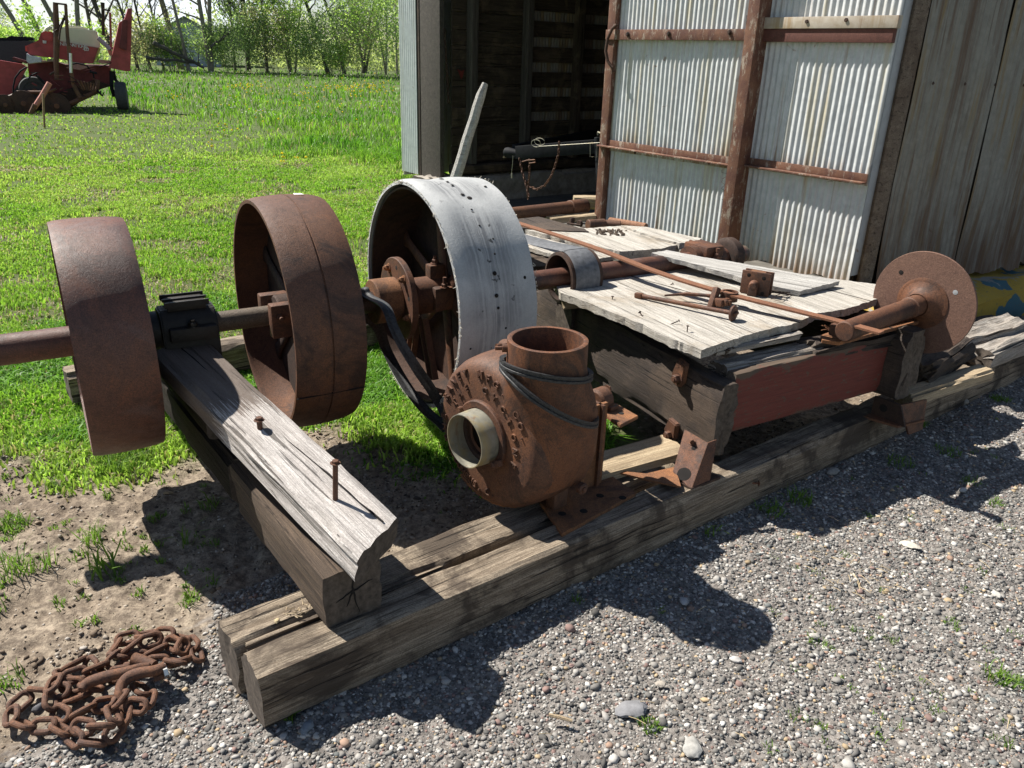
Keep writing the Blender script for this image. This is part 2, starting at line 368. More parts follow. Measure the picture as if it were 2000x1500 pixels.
# ------------------------------------------------------------------ timber and slab builders
def timber(name, p0, p1, wd, h, mat, parent=None, up=Z, n=48, ra=.004, seed=0, wear=.012, s0=0.0, s1=0.0, rag=0.0, sag=0.0, tip=None, shear=0.0):
    """squared timber, centre line p0->p1, local x = grain; s0/s1 slant the ends, rag makes ends ragged"""
    p0 = Vector(p0); p1 = Vector(p1); L = (p1-p0).length; M = frame(p1-p0, up, p0)
    k = 7; per = []
    for i in range(k): per.append((-.5+i/k, .5))
    for i in range(k): per.append((.5, .5-i/k))
    for i in range(k): per.append((.5-i/k, -.5))
    for i in range(k): per.append((-.5, -.5+i/k))
    m = len(per); vs = []; fs = []
    so = Vector((seed*7.3, seed*3.1, seed*1.7))
    for a in range(n+1):
        t = a/n; x = t*L
        sc = 1.0 if not tip else (1-(1-t)**3*tip)
        for (u, v) in per:
            y = u*wd*sc; z = v*h*sc
            cy = abs(u)*2; cz = abs(v)*2
            c = max(0, min(cy, cz)-.80)/.20                                  # near an arris
            wr = wear*(.35+1.3*max(0, noise.noise(Vector((x*5, u*2, v*2))+so)+.35))*c
            y -= math.copysign(wr, u); z -= math.copysign(wr, v)
            d = ra*noise.noise(Vector((x*1.3, y*26, z*26))+so) + ra*.8*noise.noise(Vector((x*6, y*60, z*60))+so)
            dn = Vector((0, u if cy >= cz else 0, v if cz >= cy else 0)); 
            if dn.length: dn.normalize(); y += dn.y*d*1.6; z += dn.z*d*1.6
            xx = x
            if t < .5: xx += (1-2*t)*(s0*(v) + shear*u + rag*noise.noise(Vector((y*40, z*40, 1))+so))
            else: xx += (2*t-1)*(s1*(v) + rag*noise.noise(Vector((y*40, z*40, 9))+so))
            vs.append((xx, y, z - sag*4*t*(1-t)))
    for a in range(n):
        for b in range(m): fs.append((a*m+b, a*m+(b+1) % m, (a+1)*m+(b+1) % m, (a+1)*m+b))
    for a, base in ((0, 0), (n, n*m)):                                        # end grain
        ring = list(range(base, base+m)); cpt = sum((Vector(vs[i]) for i in ring), Vector())/m
        prev = ring
        for q in (.62, .25):
            nn = []
            for i in ring:
                v = Vector(vs[i]).lerp(cpt, 1-q); v.x += rag*.5*noise.noise(v*60+so); vs.append(tuple(v)); nn.append(len(vs)-1)
            for b in range(m): fs.append((prev[b], prev[(b+1) % m], nn[(b+1) % m], nn[b]))
            prev = nn
        fs.append(tuple(prev))
    mb = MB(); mb.add(vs, fs)
    o = mb.build(name, mat, parent, M, ang=32, local=True)
    if mat is not M_WFRESH:
        o.data.materials.append(M_END)
        for p in o.data.polygons:
            if abs(p.normal.x) > .72: p.material_index = 1
    return o
def slab(name, pts, thick, mat, grain, parent=None, jag=.004, step=.02, seed=0, down=None, bevel=0.0, extra=None, ang=30, under=.0):
    """solid plate with the outline pts (3-D, coplanar) as its top, local x = grain direction"""
    pts = [Vector(p) for p in pts]
    nrm = Vector((0, 0, 0))
    for i in range(len(pts)): nrm += pts[i].cross(pts[(i+1) % len(pts)])
    nrm.normalize()
    if down is None:
        if nrm.z < 0: nrm = -nrm
    else:
        if nrm.dot(Vector(down)) > 0: nrm = -nrm
    g = Vector(grain); g = (g-nrm*g.dot(nrm)).normalized()
    M = frame(g, nrm, pts[0]); Mi = M.inverted()
    p2 = [Mi @ p for p in pts]; out = []
    so = seed*5.1
    for i in range(len(p2)):
        a, b = p2[i], p2[(i+1) % len(p2)]; L = (b-a).length; k = max(1, int(L/step)) if jag else 1
        d = (b-a).normalized(); nn = Vector((-d.y, d.x, 0))
        for j in range(k):
            q = a.lerp(b, j/k)
            if jag and j: q = q+nn*jag*(noise.noise(Vector((q.x*18+so, q.y*18, 0)))*1.6+noise.noise(Vector((q.x*70+so, q.y*70, 3)))*.8)
            out.append(Vector((q.x, q.y, 0)))
    n = len(out); vs = [tuple(q) for q in out]
    for q in out: vs.append((q.x, q.y, -thick*(1+(.25*noise.noise(Vector((q.x*20, q.y*20, so))) if jag else 0))))
    tri = tessellate_polygon([out]); fs = [tuple(t) for t in tri]+[tuple(i+n for i in t) for t in tri]
    for i in range(n): fs.append((i, (i+1) % n, n+(i+1) % n, n+i))
    mb = MB(); mb.add(vs, fs)
    if extra: extra(mb, M)
    return mb.build(name, mat, parent, M, ang=ang, local=True, bevel=bevel)
def spike(name, parent, base, top, r, mat=M_RUST, head=2.0):
    base = Vector(base); top = Vector(top); mb = MB()
    mb.cyl(base-(top-base).normalized()*.01, top, r, 10); d = (top-base).normalized()
    mb.hexbolt(top-d*r*.4, d, r*head, r*1.0)
    return mb.build(name, mat, parent)

# ================================================================== GROUND
def poly_in(x, y, poly):
    c = np.zeros(x.shape, bool); n = len(poly)
    for i in range(n):
        x1, y1 = poly[i]; x2, y2 = poly[(i+1) % n]
        cond = ((y1 > y) != (y2 > y)) & (x < (x2-x1)*(y-y1)/(y2-y1+1e-12)+x1); c ^= cond
    return c
def G2(px, py): p = at(px, py, 0); return (p.x, p.y)
GRAVEL = [G2(*p) for p in [(60, 1470), (180, 1400), (330, 1330), (400, 1220), (450, 1150), (560, 1115), (640, 1120)]] + \
         [G2(1000, 1080), G2(1400, 940), G2(1760, 790), G2(1960, 700), G2(2300, 640)] + [(8, 5.2), (8, .2), (-.6, .2), (-1.0, .9)]
def fnoise(x, y, s, seed=0):
    r = np.random.default_rng(seed); g = r.random((64, 64)); u = (x*s) % 64; v = (y*s) % 64
    i = np.floor(u).astype(int); j = np.floor(v).astype(int); a = u-i; b = v-j; a = a*a*(3-2*a); b = b*b*(3-2*b)
    i %= 64; j %= 64; i2 = (i+1) % 64; j2 = (j+1) % 64
    return (g[i, j]*(1-a)+g[i2, j]*a)*(1-b)+(g[i, j2]*(1-a)+g[i2, j2]*a)*b
def fbm(x, y, s, seed=0, o=4):
    t = 0; w = 0
    for k in range(o): t = t+fnoise(x, y, s*2**k, seed+k)*.5**k; w += .5**k
    return t/w
DIRT = [G2(*p) for p in [(-500, 905), (0, 885), (90, 880), (170, 905), (260, 925), (330, 900), (380, 880), (430, 860), (560, 870), (640, 830), (700, 860), (800, 860), (880, 900), (930, 930)]] + \
       [G2(1200, 900), G2(1250, 800), G2(1330, 690), (1.6, 5.4), (4.2, 6.6), (9, 9), (9, -.5), (-6, -.5), (-5, 1.6)]
def gravel_w(x, y):
    j = (fbm(x, y, 3.0, 5)-.5)*.5; k = (fbm(x, y, 3.0, 15)-.5)*.5
    return poly_in(x+j, y+k, GRAVEL)
def dirt_w(x, y):
    j = (fbm(x, y, 2.2, 25)-.5)*.5; k = (fbm(x, y, 2.2, 35)-.5)*.5
    return poly_in(x+j, y+k, DIRT)
def worn(x, y):          # thin worn turf where carts drive, left of the field
    f = fbm(x, y, .35, 45); d = np.clip((x+2.2+(y-3)*.36)/-2.5, 0, 1)          # grows to the left
    near = np.clip((24-y)/12, 0, 1)
    return np.clip(d*near*((f-.5)*3.4+.10), 0, .5)
C0 = Vector((2.15, 5.0, 0)); BU = hd(-37.5); BV = hd(52.5)
xs = np.concatenate([-np.geomspace(2000, 5.2, 46), np.arange(-5, -2.6, .05), np.arange(-2.6, 2.4, .015), np.arange(2.4, 6.0, .04), np.geomspace(6.2, 2000, 40)])
ys = np.concatenate([-np.geomspace(300, 1, 16), np.arange(0, .9, .05), np.arange(.9, 4.4, .015), np.arange(4.4, 7.5, .045), np.geomspace(7.6, 2500, 90)])
gx, gy = np.meshgrid(xs, ys, indexing='ij')
def ground_z(x, y):
    n1 = (fbm(x, y, 5.0, 61, 4)-.5)*.035; n2 = (fbm(x, y, 22.0, 71, 3)-.5)*.020
    nearw = np.clip((9-np.hypot(x, y))/3, 0, 1)
    dw = dirt_w(x, y) & ~gravel_w(x, y)
    return (n1+n2*(1+.9*dw)-.008)*nearw
gz = ground_z(gx, gy)
nx, ny = gx.shape
gv = np.stack([gx, gy, gz], -1).reshape(-1, 3)
ii = np.arange(nx*ny).reshape(nx, ny)
gf = np.stack([ii[:-1, :-1], ii[1:, :-1], ii[1:, 1:], ii[:-1, 1:]], -1).reshape(-1, 4)
def np_mesh(name, v, f, mat, col=None, smooth=False):
    me = bpy.data.meshes.new(name); me.vertices.add(len(v)); me.vertices.foreach_set('co', np.asarray(v, np.float32).ravel())
    k = f.shape[1]; me.loops.add(f.size); me.loops.foreach_set('vertex_index', f.astype(np.int32).ravel())
    me.polygons.add(len(f)); me.polygons.foreach_set('loop_start', np.arange(0, f.size, k, dtype=np.int32)); me.polygons.foreach_set('loop_total', np.full(len(f), k, np.int32))
    if smooth: me.polygons.foreach_set('use_smooth', np.ones(len(f), bool))
    me.update(calc_edges=True)
    if col is not None:
        a = me.attributes.new('col', 'FLOAT_COLOR', 'POINT'); c = np.ones((len(v), 4), np.float32); c[:, :3] = col; a.data.foreach_set('color', c.ravel())
    me.materials.append(mat); o = bpy.data.objects.new(name, me); COL.objects.link(o); WM[o.name] = Matrix(); return o
zc = np.zeros((nx*ny, 3), np.float32)
jr = np.random.default_rng(2); dd_ = np.hypot(gx, gy)*.012+.02
zc[:, 0] = sum(gravel_w(gx+jr.normal(0, 1, gx.shape)*.03, gy+jr.normal(0, 1, gx.shape)*.03) for _ in range(4)).ravel()/4; zc[:, 1] = sum(~dirt_w(gx+jr.normal(0, 1, gx.shape)*.06, gy+jr.normal(0, 1, gx.shape)*.06) for _ in range(5)).ravel()/5; zc[:, 2] = np.maximum(worn(gx, gy), .42*np.clip((9.5-gy)/3, 0, 1)).ravel()
def ground_mat():
    m, t, bs = mat_new('ground_soil_gravel_turf', .95); n = N(t)
    at_ = n.n('ShaderNodeAttribute', attribute_name='col'); sp = n.n('ShaderNodeSeparateColor'); n.l(at_.outputs['Color'], sp.inputs[0])
    co = n.coords(rnd=False)
    a = n.noise(co, 2.2, 8, .65, .3); f = n.noise(co, 38, 6, .75); ff = n.noise(co, 150, 3, .8)
    dirt = n.mix(n.ramp(a, [(.35, 0), (.62, 1)]), (.28, .22, .16), (.44, .365, .275))
    dirt = n.mix(n.ramp(f, [(.42, .75), (.62, 0)]), dirt, (.085, .062, .045))
    vo = n.n('ShaderNodeTexVoronoi'); vo.inputs['Scale'].default_value = 95; n.l(co, vo.inputs['Vector'])
    peb = n.mix(n.ramp(vo.outputs['Color'], [(.2, 0), (.85, 1)]), (.10, .09, .085), (.36, .33, .30))
    grav = n.mix(n.ramp(f, [(.3, 0), (.7, .6)]), peb, (.17, .15, .13))
    turf = n.mix(n.ramp(n.noise(co, 90, 6, .8), [(.35, 0), (.65, 1)]), (.022, .036, .008), (.11, .15, .03))
    wd = n.mix(n.ramp(a, [(.3, 0), (.6, 1)]), (.09, .075, .045), (.23, .19, .12))
    wd = n.mix(n.ramp(n.noise(co, 90, 6, .8), [(.45, 0), (.55, .7)]), wd, (.05, .07, .018))
    wm = n.ramp(n.math('ADD', sp.outputs[2], n.math('MULTIPLY', n.math('ADD', f, -.5), .7)), [(.35, 0), (.6, 1)])
    turf = n.mix(wm, turf, wd)
    c = n.mix(sp.outputs[1], dirt, turf); c = n.mix(sp.outputs[0], c, grav)
    n.l(c, bs.inputs['Base Color']); n.l(n.bump(ff, .6, .006, n.bump(f, .7, .015)), bs.inputs['Normal']); return m
ground = struct(np_mesh('ground', gv, gf, ground_mat(), zc, True))

# ---- gravel: loose stones as real geometry
ico = bmesh.new(); bmesh.ops.create_icosphere(ico, subdivisions=1, radius=1); IV = np.array([v.co[:] for v in ico.verts]); IF = np.array([[v.index for v in f.verts] for f in ico.faces]); ico.free()
def stones(name, n, mask, xr, yr, sz, mat, seed=1, pal=None, flat_=.58, sink=.30):
    r = np.random.default_rng(seed); x = r.uniform(*xr, n*3); y = r.uniform(*yr, n*3); k = mask(x, y, r); x = x[k][:n]; y = y[k][:n]; n = len(x)
    s = sz(r, n); z = ground_z(x, y)
    q = r.normal(size=(n, 4)); q /= np.linalg.norm(q, axis=1)[:, None]; a, b, c, d = q.T
    Rm = np.stack([1-2*(c*c+d*d), 2*(b*c-a*d), 2*(b*d+a*c), 2*(b*c+a*d), 1-2*(b*b+d*d), 2*(c*d-a*b), 2*(b*d-a*c), 2*(c*d+a*b), 1-2*(b*b+c*c)], -1).reshape(n, 3, 3)
    ax = r.uniform(.6, 1.25, (n, 1, 3)); jit = r.normal(1, .20, (n, 12, 1))
    v = IV[None]*ax*jit; v = np.einsum('nij,nkj->nki', Rm, v); v[..., 2] *= flat_
    v = v*s[:, None, None]; v[..., 0] += x[:, None]; v[..., 1] += y[:, None]; v[..., 2] += (z+s*flat_*(1-sink*2)*.6)[:, None]
    f = (IF[None]+(np.arange(n)*12)[:, None, None]).reshape(-1, 3)
    pal = np.array(pal or [(.105, .10, .093), (.15, .143, .132), (.20, .19, .175), (.265, .25, .23), (.34, .325, .30), (.44, .42, .39), (.54, .52, .48), (.34, .23, .17), (.42, .32, .20), (.24, .16, .14), (.16, .17, .165)])
    pr = np.array([13, 15, 15, 13, 11, 11, 6, 3, 3, 4, 5][:len(pal)], float); pr /= pr.sum()
    col = pal[r.choice(len(pal), n, p=pr)]*r.uniform(.75, 1.2, (n, 1)); col = np.repeat(col[:, None], 12, 1).reshape(-1, 3)
    return np_mesh(name, v.reshape(-1, 3), f, mat, col)
def gsize(r, n): s = r.lognormal(math.log(.0039), .44, n); return np.clip(s, .0022, .016)
def gmask(x, y, r):
    m = gravel_w(x, y) & (r.random(len(x)) < np.clip(3.4/np.hypot(x, y+.4), 0, 1)**2)
    return m & (y-1.0 > -.1*x) 
gravel = struct(stones('gravel', 205000, gmask, (-1.5, 5.0), (.75, 5.4), gsize, M_STONE, 3), 'stuff')
def dmask(x, y, r):
    dd = dirt_w(x, y) & ~gravel_w(x, y); return dd & (r.random(len(x)) < .25+.75*(fbm(x, y, 2.5, 91) > .52))
def dsize(r, n): return np.clip(r.lognormal(math.log(.0034), .5, n), .0015, .014)
clods = struct(stones('soil_crumbs', 60000, dmask, (-3.2, 3.5), (.9, 5.6), dsize, M_STONE, 5, [(.12, .088, .062), (.20, .15, .105), (.28, .22, .16), (.36, .31, .25), (.075, .058, .045), (.42, .38, .33)]), 'stuff')

# ---- grass: real blades, denser towards the camera
def blades(name, x, y, h, wd, lean, col, mat, seed=0, zoff=0):
    n = len(x); r = np.random.default_rng(seed); az = r.uniform(0, 2*np.pi, n); la = r.uniform(0, 2*np.pi, n)
    z = ground_z(x, y)+zoff
    dx, dy = np.cos(az)*wd/2, np.sin(az)*wd/2; lx, ly = np.cos(la)*lean*h, np.sin(la)*lean*h
    v = np.zeros((n, 5, 3))
    v[:, 0] = np.stack([x-dx, y-dy, z-.005], -1); v[:, 1] = np.stack([x+dx, y+dy, z-.005], -1)
    v[:, 2] = np.stack([x-dx*.8+lx*.35, y-dy*.8+ly*.35, z+h*.6], -1); v[:, 3] = np.stack([x+dx*.8+lx*.35, y+dy*.8+ly*.35, z+h*.6], -1)
    v[:, 4] = np.stack([x+lx, y+ly, z+h*(1-.35*lean)], -1)
    f = np.array([[0, 1, 3], [0, 3, 2], [2, 3, 4]]); f = (f[None]+(np.arange(n)*5)[:, None, None]).reshape(-1, 3)
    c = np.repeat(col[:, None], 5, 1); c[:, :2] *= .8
    return np_mesh(name, v.reshape(-1, 3), f, mat, c.reshape(-1, 3))
r = np.random.default_rng(21)
NB = 620000
# sample so that blades stay about equally dense to the eye out to the tree line
ang = r.uniform(-46, 4, NB); dist = 1/(r.uniform(0, 1, NB)*(1/2.3-1/66)+1/66)
dist = np.where(r.random(NB) < .50, np.sqrt(r.uniform(2.3**2, 14**2, NB))*.55+r.uniform(2.3, 14, NB)*.45, dist)
x = dist*np.sin(np.radians(ang)); y = dist*np.cos(np.radians(ang))
def in_barn(x, y):
    dx, dy = x-C0.x, y-C0.y; u = dx*BU.x+dy*BU.y; v = dx*BV.x+dy*BV.y; return (v > -.03) & (u < 5.86)
ok = (~dirt_w(x+r.normal(0, .07, NB), y+r.normal(0, .07, NB))) & (~gravel_w(x, y)) & (~in_barn(x, y))
patch = fbm(x, y, 2.4, 141, 4); ok &= (r.random(NB) < np.clip((patch-.40)*6+np.clip((y-9)/4, 0, 1), .10, .9+.1*(y > 9)))
wv = worn(x, y); ok &= r.random(NB) > wv*1.15
x, y, dist, wv = x[ok], y[ok], dist[ok], wv[ok]; n = len(x)
tuft = fbm(x, y, 1.1, 101, 4); tuft2 = fbm(x, y, 5, 111, 3); tall = np.clip((tuft-.40)*4, 0, 1)
# mown strip near the machine, long grass in the field
longg = np.clip((x+1.4+.50*(y-8.0))/1.6+ (y-14)/5 + (tuft-.5)*2.5, 0, 1)*np.clip((y-5)/2, 0, 1)
h = (.014+.06*np.clip(tuft2-.25, 0, 1)+r.uniform(0, .026, n))*(1-wv*.5)+longg*(.05+.15*tall*tuft2+r.uniform(0, .07, n))
wd = np.maximum(.0042+.004*r.random(n), dist*.00105)*np.where(h < .05, 1.5, 1.0)
cA = np.array([.105, .245, .022]); cB = np.array([.21, .38, .045]); cC = np.array([.33, .46, .10]); cD = np.array([.06, .20, .015])
k1 = np.clip(tuft2*1.8-.25+(1-longg)*.25+r.normal(0, .25, n), 0, 1)[:, None]; col = cA*(1-k1)+cB*k1
k2 = ((1-longg)*np.clip(wv*1.6+.22*r.random(n)+np.clip((fbm(x, y, .8, 171, 4)-.46)*4.5, 0, .7), 0, .9))[:, None]; col = col*(1-k2)+cC*k2
k3 = (longg*np.clip((fbm(x, y, .45, 131, 3)-.47)*4, 0, .75))[:, None]; col = col*(1-k3)+cD*k3
dry = (r.random(n) < .03+.06*(1-longg))[:, None]; col = np.where(dry, np.array([.40, .34, .20]), col)*r.uniform(.65, 1.6, (n, 1))
grass = struct(blades('grass', x, y, h, wd, r.uniform(.15, .9, n), col, M_GRASS, 3), 'stuff')
NL = 60000
ang = r.uniform(-44, 4, NL); dist = r.uniform(3.4, 13, NL); x = dist*np.sin(np.radians(ang)); y = dist*np.cos(np.radians(ang)); k = ~dirt_w(x, y) & ~in_barn(x, y) & (fbm(x, y, 1.7, 161, 3) > .46); x, y, dist = x[k], y[k], dist[k]; n = len(x)
litter = struct(blades('leaf_litter', x, y, r.uniform(.008, .026, n), np.maximum(.006, dist*.0011), r.uniform(1.5, 4, n), np.array([.36, .30, .19])*r.uniform(.45, 1.5, (n, 1)), M_GRASS, 13, .012), 'stuff')
# broad low weeds (clover, yarrow) near the machine
NW = 90000
ang = r.uniform(-44, 8, NW); dist = r.uniform(2.2, 5.6, NW); x = dist*np.sin(np.radians(ang)); y = dist*np.cos(np.radians(ang))
pt = fbm(x, y, 1.6, 151, 4); ok = (~dirt_w(x+.04+r.normal(0, .09, NW), y+r.normal(0, .09, NW))) & (pt > .44) & ~in_barn(x, y) & ~gravel_w(x, y); x, y, pt = x[ok], y[ok], pt[ok]; n = len(x)
h = .014+np.clip(pt-.44, 0, .2)*.34*r.uniform(.4, 1, n); col = (np.array([.07, .19, .018])+np.array([.11, .19, .015])*r.random((n, 1)))
weeds = struct(blades('ground_weeds', x, y, h, r.uniform(.005, .012, n), r.uniform(.5, 2.2, n), col, M_GRASS, 7), 'stuff')
# seedlings and tufts scattered over the dirt and gravel
def tufts(name, spots, seed):
    r = np.random.default_rng(seed); X = []; Y = []; H = []; W_ = []; Cc = []; L = []
    for (px, py, rad, hh, nb, wdt) in spots:
        g = at(px, py, 0)
        a = r.uniform(0, 6.28, nb); d = rad*np.sqrt(r.random(nb)); X += list(g.x+d*np.cos(a)); Y += list(g.y+d*np.sin(a))
        H += list(hh*r.uniform(.4, 1, nb)); W_ += [wdt]*nb; L += list(r.uniform(.3, 1.3, nb)); Cc += list(np.array([.10, .20, .03])+np.array([.10, .12, .02])*r.random((nb, 1)))
    return np.array(X), np.array(Y), np.array(H), np.array(W_), np.array(L), np.array(Cc)
sp = [(180, 1055, .035, .10, 45, .0035), (35, 1120, .045, .13, 40, .004), (85, 1110, .04, .09, 30, .004), (200, 1115, .05, .15, 22, .007), (372, 1170, .035, .05, 40, .004),
      (18, 1330, .04, .05, 40, .004), (20, 1025, .06, .05, 160, .005), (365, 1060, .02, .13, 10, .006), (410, 985, .035, .07, 30, .004), (240, 905, .11, .09, 260, .005),
      (860, 1000, .01, .02, 6, .004), (1505, 995, .05, .06, 50, .005), (1560, 975, .05, .07, 60, .005), (1560, 910, .04, .07, 50, .004), (1270, 1415, .028, .03, 60, .004), (1130, 1175, .02, .03, 20, .004),
      (1600, 1250, .03, .03, 30, .003), (1745, 1250, .02, .02, 24, .003), (1600, 1415, .02, .025, 30, .003), (1945, 985, .03, .035, 40, .003), (1860, 1220, .03, .03, 30, .003),
      (1945, 1320, .035, .06, 40, .004), (1980, 1330, .03, .04, 40, .004), (565, 1400, .012, .05, 8, .012), (1555, 1395, .02, .02, 20, .003), (1955, 780, .05, .04, 80, .004),
      (1850, 880, .06, .04, 70, .004), (1760, 900, .06, .04, 60, .004), (1900, 940, .05, .03, 50, .004), (1800, 830, .03, .05, 40, .004), (1700, 1240, .02, .02, 20, .003), (1390, 1040, .03, .06, 20, .004),
      (1290, 1190, .015, .02, 14, .003), (1830, 1385, .02, .02, 20, .003), (1965, 1450, .02, .03, 20, .003), (1650, 1080, .02, .02, 16, .003), (735, 870, .07, .16, 30, .004), (300, 1010, .02, .03, 20, .004)]
for k in range(60):
    sp.append((random.uniform(-20, 420), random.uniform(900, 1240), .02, .03, random.randint(6, 26), .004))
for k in range(55):
    sp.append((random.uniform(1500, 2000), random.uniform(780, 1480)+0, .018, .02, random.randint(4, 14), .003))
X, Y, H, W_, L, Cc = tufts('t', sp, 9)
sprigs = struct(blades('weed_sprigs', X, Y, H, W_, L, Cc, M_GRASS, 11), 'stuff')
# dandelions: flower heads and seed clocks standing in the long grass
def flowers(name, n, size, col, seed, spots):
    r = np.random.default_rng(seed); X = []; Y = []
    for (px, py, sx, sy, k) in spots:
        for _ in range(k):
            g = at(r.normal(px, sx), max(141, r.normal(py, sy)), 0); X.append(g.x); Y.append(g.y)
    X = np.array(X); Y = np.array(Y); k = ~in_barn(X, Y); X = X[k]; Y = Y[k]; n = len(X); D = np.hypot(X, Y)
    s = np.maximum(size*r.uniform(.7, 1.2, n), D*.00095); h = r.uniform(.10, .20, n)
    v = IV[None]*s[:, None, None]; v = v*np.array([1, 1, .75]); v[..., 0] += X[:, None]; v[..., 1] += Y[:, None]; v[..., 2] += h[:, None]
    f = (IF[None]+(np.arange(n)*12)[:, None, None]).reshape(-1, 3)
    return np_mesh(name, v.reshape(-1, 3), f, attr_mat(name+'_petals', .8, .3, False), np.repeat((np.array(col)*r.uniform(.8, 1.1, (n, 1)))[:, None], 12, 1).reshape(-1, 3))
struct(flowers('dandelion_flowers', 0, .02, (.88, .72, .03), 5, [(690, 180, 45, 6, 60), (470, 176, 22, 3, 26), (520, 200, 100, 25, 40), (730, 175, 25, 12, 26), (410, 295, 6, 4, 4), (450, 265, 8, 5, 6), (555, 328, 25, 4, 9), (345, 200, 12, 6, 8), (640, 190, 90, 30, 40), (585, 192, 14, 3, 8)]), 'stuff')
struct(flowers('dandelion_clocks', 0, .022, (.72, .72, .66), 6, [(500, 230, 30, 4, 18), (310, 168, 35, 5, 22), (520, 150, 150, 9, 50), (420, 210, 25, 8, 16), (700, 215, 60, 20, 26), (560, 180, 100, 15, 30), (745, 222, 20, 6, 8)]), 'stuff')

# ================================================================== SKID AND TIMBERS   (s along the skid, t across it, away from the camera)
O0 = at(497, 1313, .166); O0.z = 0
def S(s, t, z=0.0): return O0 + A_*s + B_*t + Z*z
def sloc(px, py, z): p = at(px, py, z)-O0; return p.dot(A_), p.dot(B_)
ZT = .168
def seam(parent_name, *a): pass
fs = tag(timber('skid_timber', S(0, .035, ZT/2-.01), S(5.6, .085, ZT/2-.01), .13, ZT+.02, M_WSKID, n=110, seed=1, wear=.011, ra=.005, rag=.004),
         'long weathered square skid timber along the gravel, its sawn end beside the chain pile', 'timber')
spike('nail', fs, S(1.93, 0, .10)+B_*-.004, S(1.93, 0, .10)-B_*.03+A_*.03, .004)
timber('split_strip', S(.015, .115, .142), S(.62, .130, .142), .020, .03, M_WSKID, fs, n=20, seed=8, wear=.006, rag=.01)
rs = tag(timber('skid_timber', S(-.012, .190, ZT/2-.012), S(1.62, .232, ZT/2-.012), .142, ZT+.015, M_WSKID, n=60, seed=2, wear=.013, ra=.006, rag=.008),
         'shorter weathered timber lying behind the long skid, split gap between them', 'timber')
tag(timber('skid_timber', S(-.05, 2.40, .09), S(4.5, 2.42, .09), .15, .17, M_WSKID, n=70, seed=3, rag=.01), 'far pale skid timber on the grass behind the pulley wheels', 'timber')
tA = tag(timber('cross_timber', S(.291, .042, ZT+.083), S(.291, .74, ZT+.083), .166, .164, M_WMID, n=40, seed=4, wear=.01, s1=.09, ra=.003),
         'square brown sawn timber lying across the skid end, with star cracks in its end', 'timber')
# star-shaped drying cracks in the sawn end
mb = MB()
for a, l in ((88, .070), (205, .055), (285, .08), (10, .06), (250, .05)):
    c = S(.292, .0405, ZT+.095); pv = [c]
    for k in range(1, 6):
        aa = R(a+random.uniform(-14, 14)); pv.append(pv[-1]+(A_*math.cos(aa)+Z*math.sin(aa))*l/5)
    mb.tube(pv, [.0032*(1-k/6.5) for k in range(6)], 5)
mb.build('crack', M_HOLE, tA)
tag(timber('cross_timber', S(.285, .80, ZT+.085), S(.285, 2.49, ZT+.085), .15, .17, M_WBLACK, n=40, seed=5, ra=.003), 'cross timber shaded near-black in its colour, hidden under the weathered plank below the shaft bearing', 'timber')
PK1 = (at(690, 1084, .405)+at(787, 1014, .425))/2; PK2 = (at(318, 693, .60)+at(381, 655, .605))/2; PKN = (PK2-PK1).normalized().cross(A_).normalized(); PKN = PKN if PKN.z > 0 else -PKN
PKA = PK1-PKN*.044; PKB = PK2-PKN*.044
tag(timber('riser_block', S(.28, .98, .415), S(.28, 1.85, .415), .16, .16, M_WBLACK, n=24, seed=55), 'timber block with shade in its dark colour, stacked on the cross timber directly under the black bearing', 'block')
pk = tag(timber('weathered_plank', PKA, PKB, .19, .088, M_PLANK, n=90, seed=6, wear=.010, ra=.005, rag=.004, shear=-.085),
         'silver-grey weathered plank with two upstanding bolts, laid over the cross timbers', 'plank')
def plank_top(px, py):
    return onp(px, py, PK1, PKN)
for (bx, tx, r_) in (((655, 975), (655, 903), .0075), ((508, 838), (506, 819), .0085)):
    b = plank_top(*bx); rr = ray(*tx); n_ = Vector((rr.x, rr.y, 0)).normalized(); t_ = onp(tx[0], tx[1], b, n_)
    spike('bolt', pk, b, t_, r_, M_RUST, 1.35)
# long wandering crack along the plank
mb = MB(); pv = []
for k in range(24):
    q = k/23; x0 = Vector((0, 0, 0)); p = PKA.lerp(PKB, .04+.95*q)+A_*(.045-.05*q+.009*noise.noise(Vector((q*7, 1, 1)))+.003*noise.noise(Vector((q*30, 1, 1))))+PKN*.0425
    pv.append(p)
mb.tube(pv, [.0026+.0022*noise.noise(Vector((k*.7, 0, 0))) for k in range(24)], 5); mb.build('crack', M_HOLE, pk)

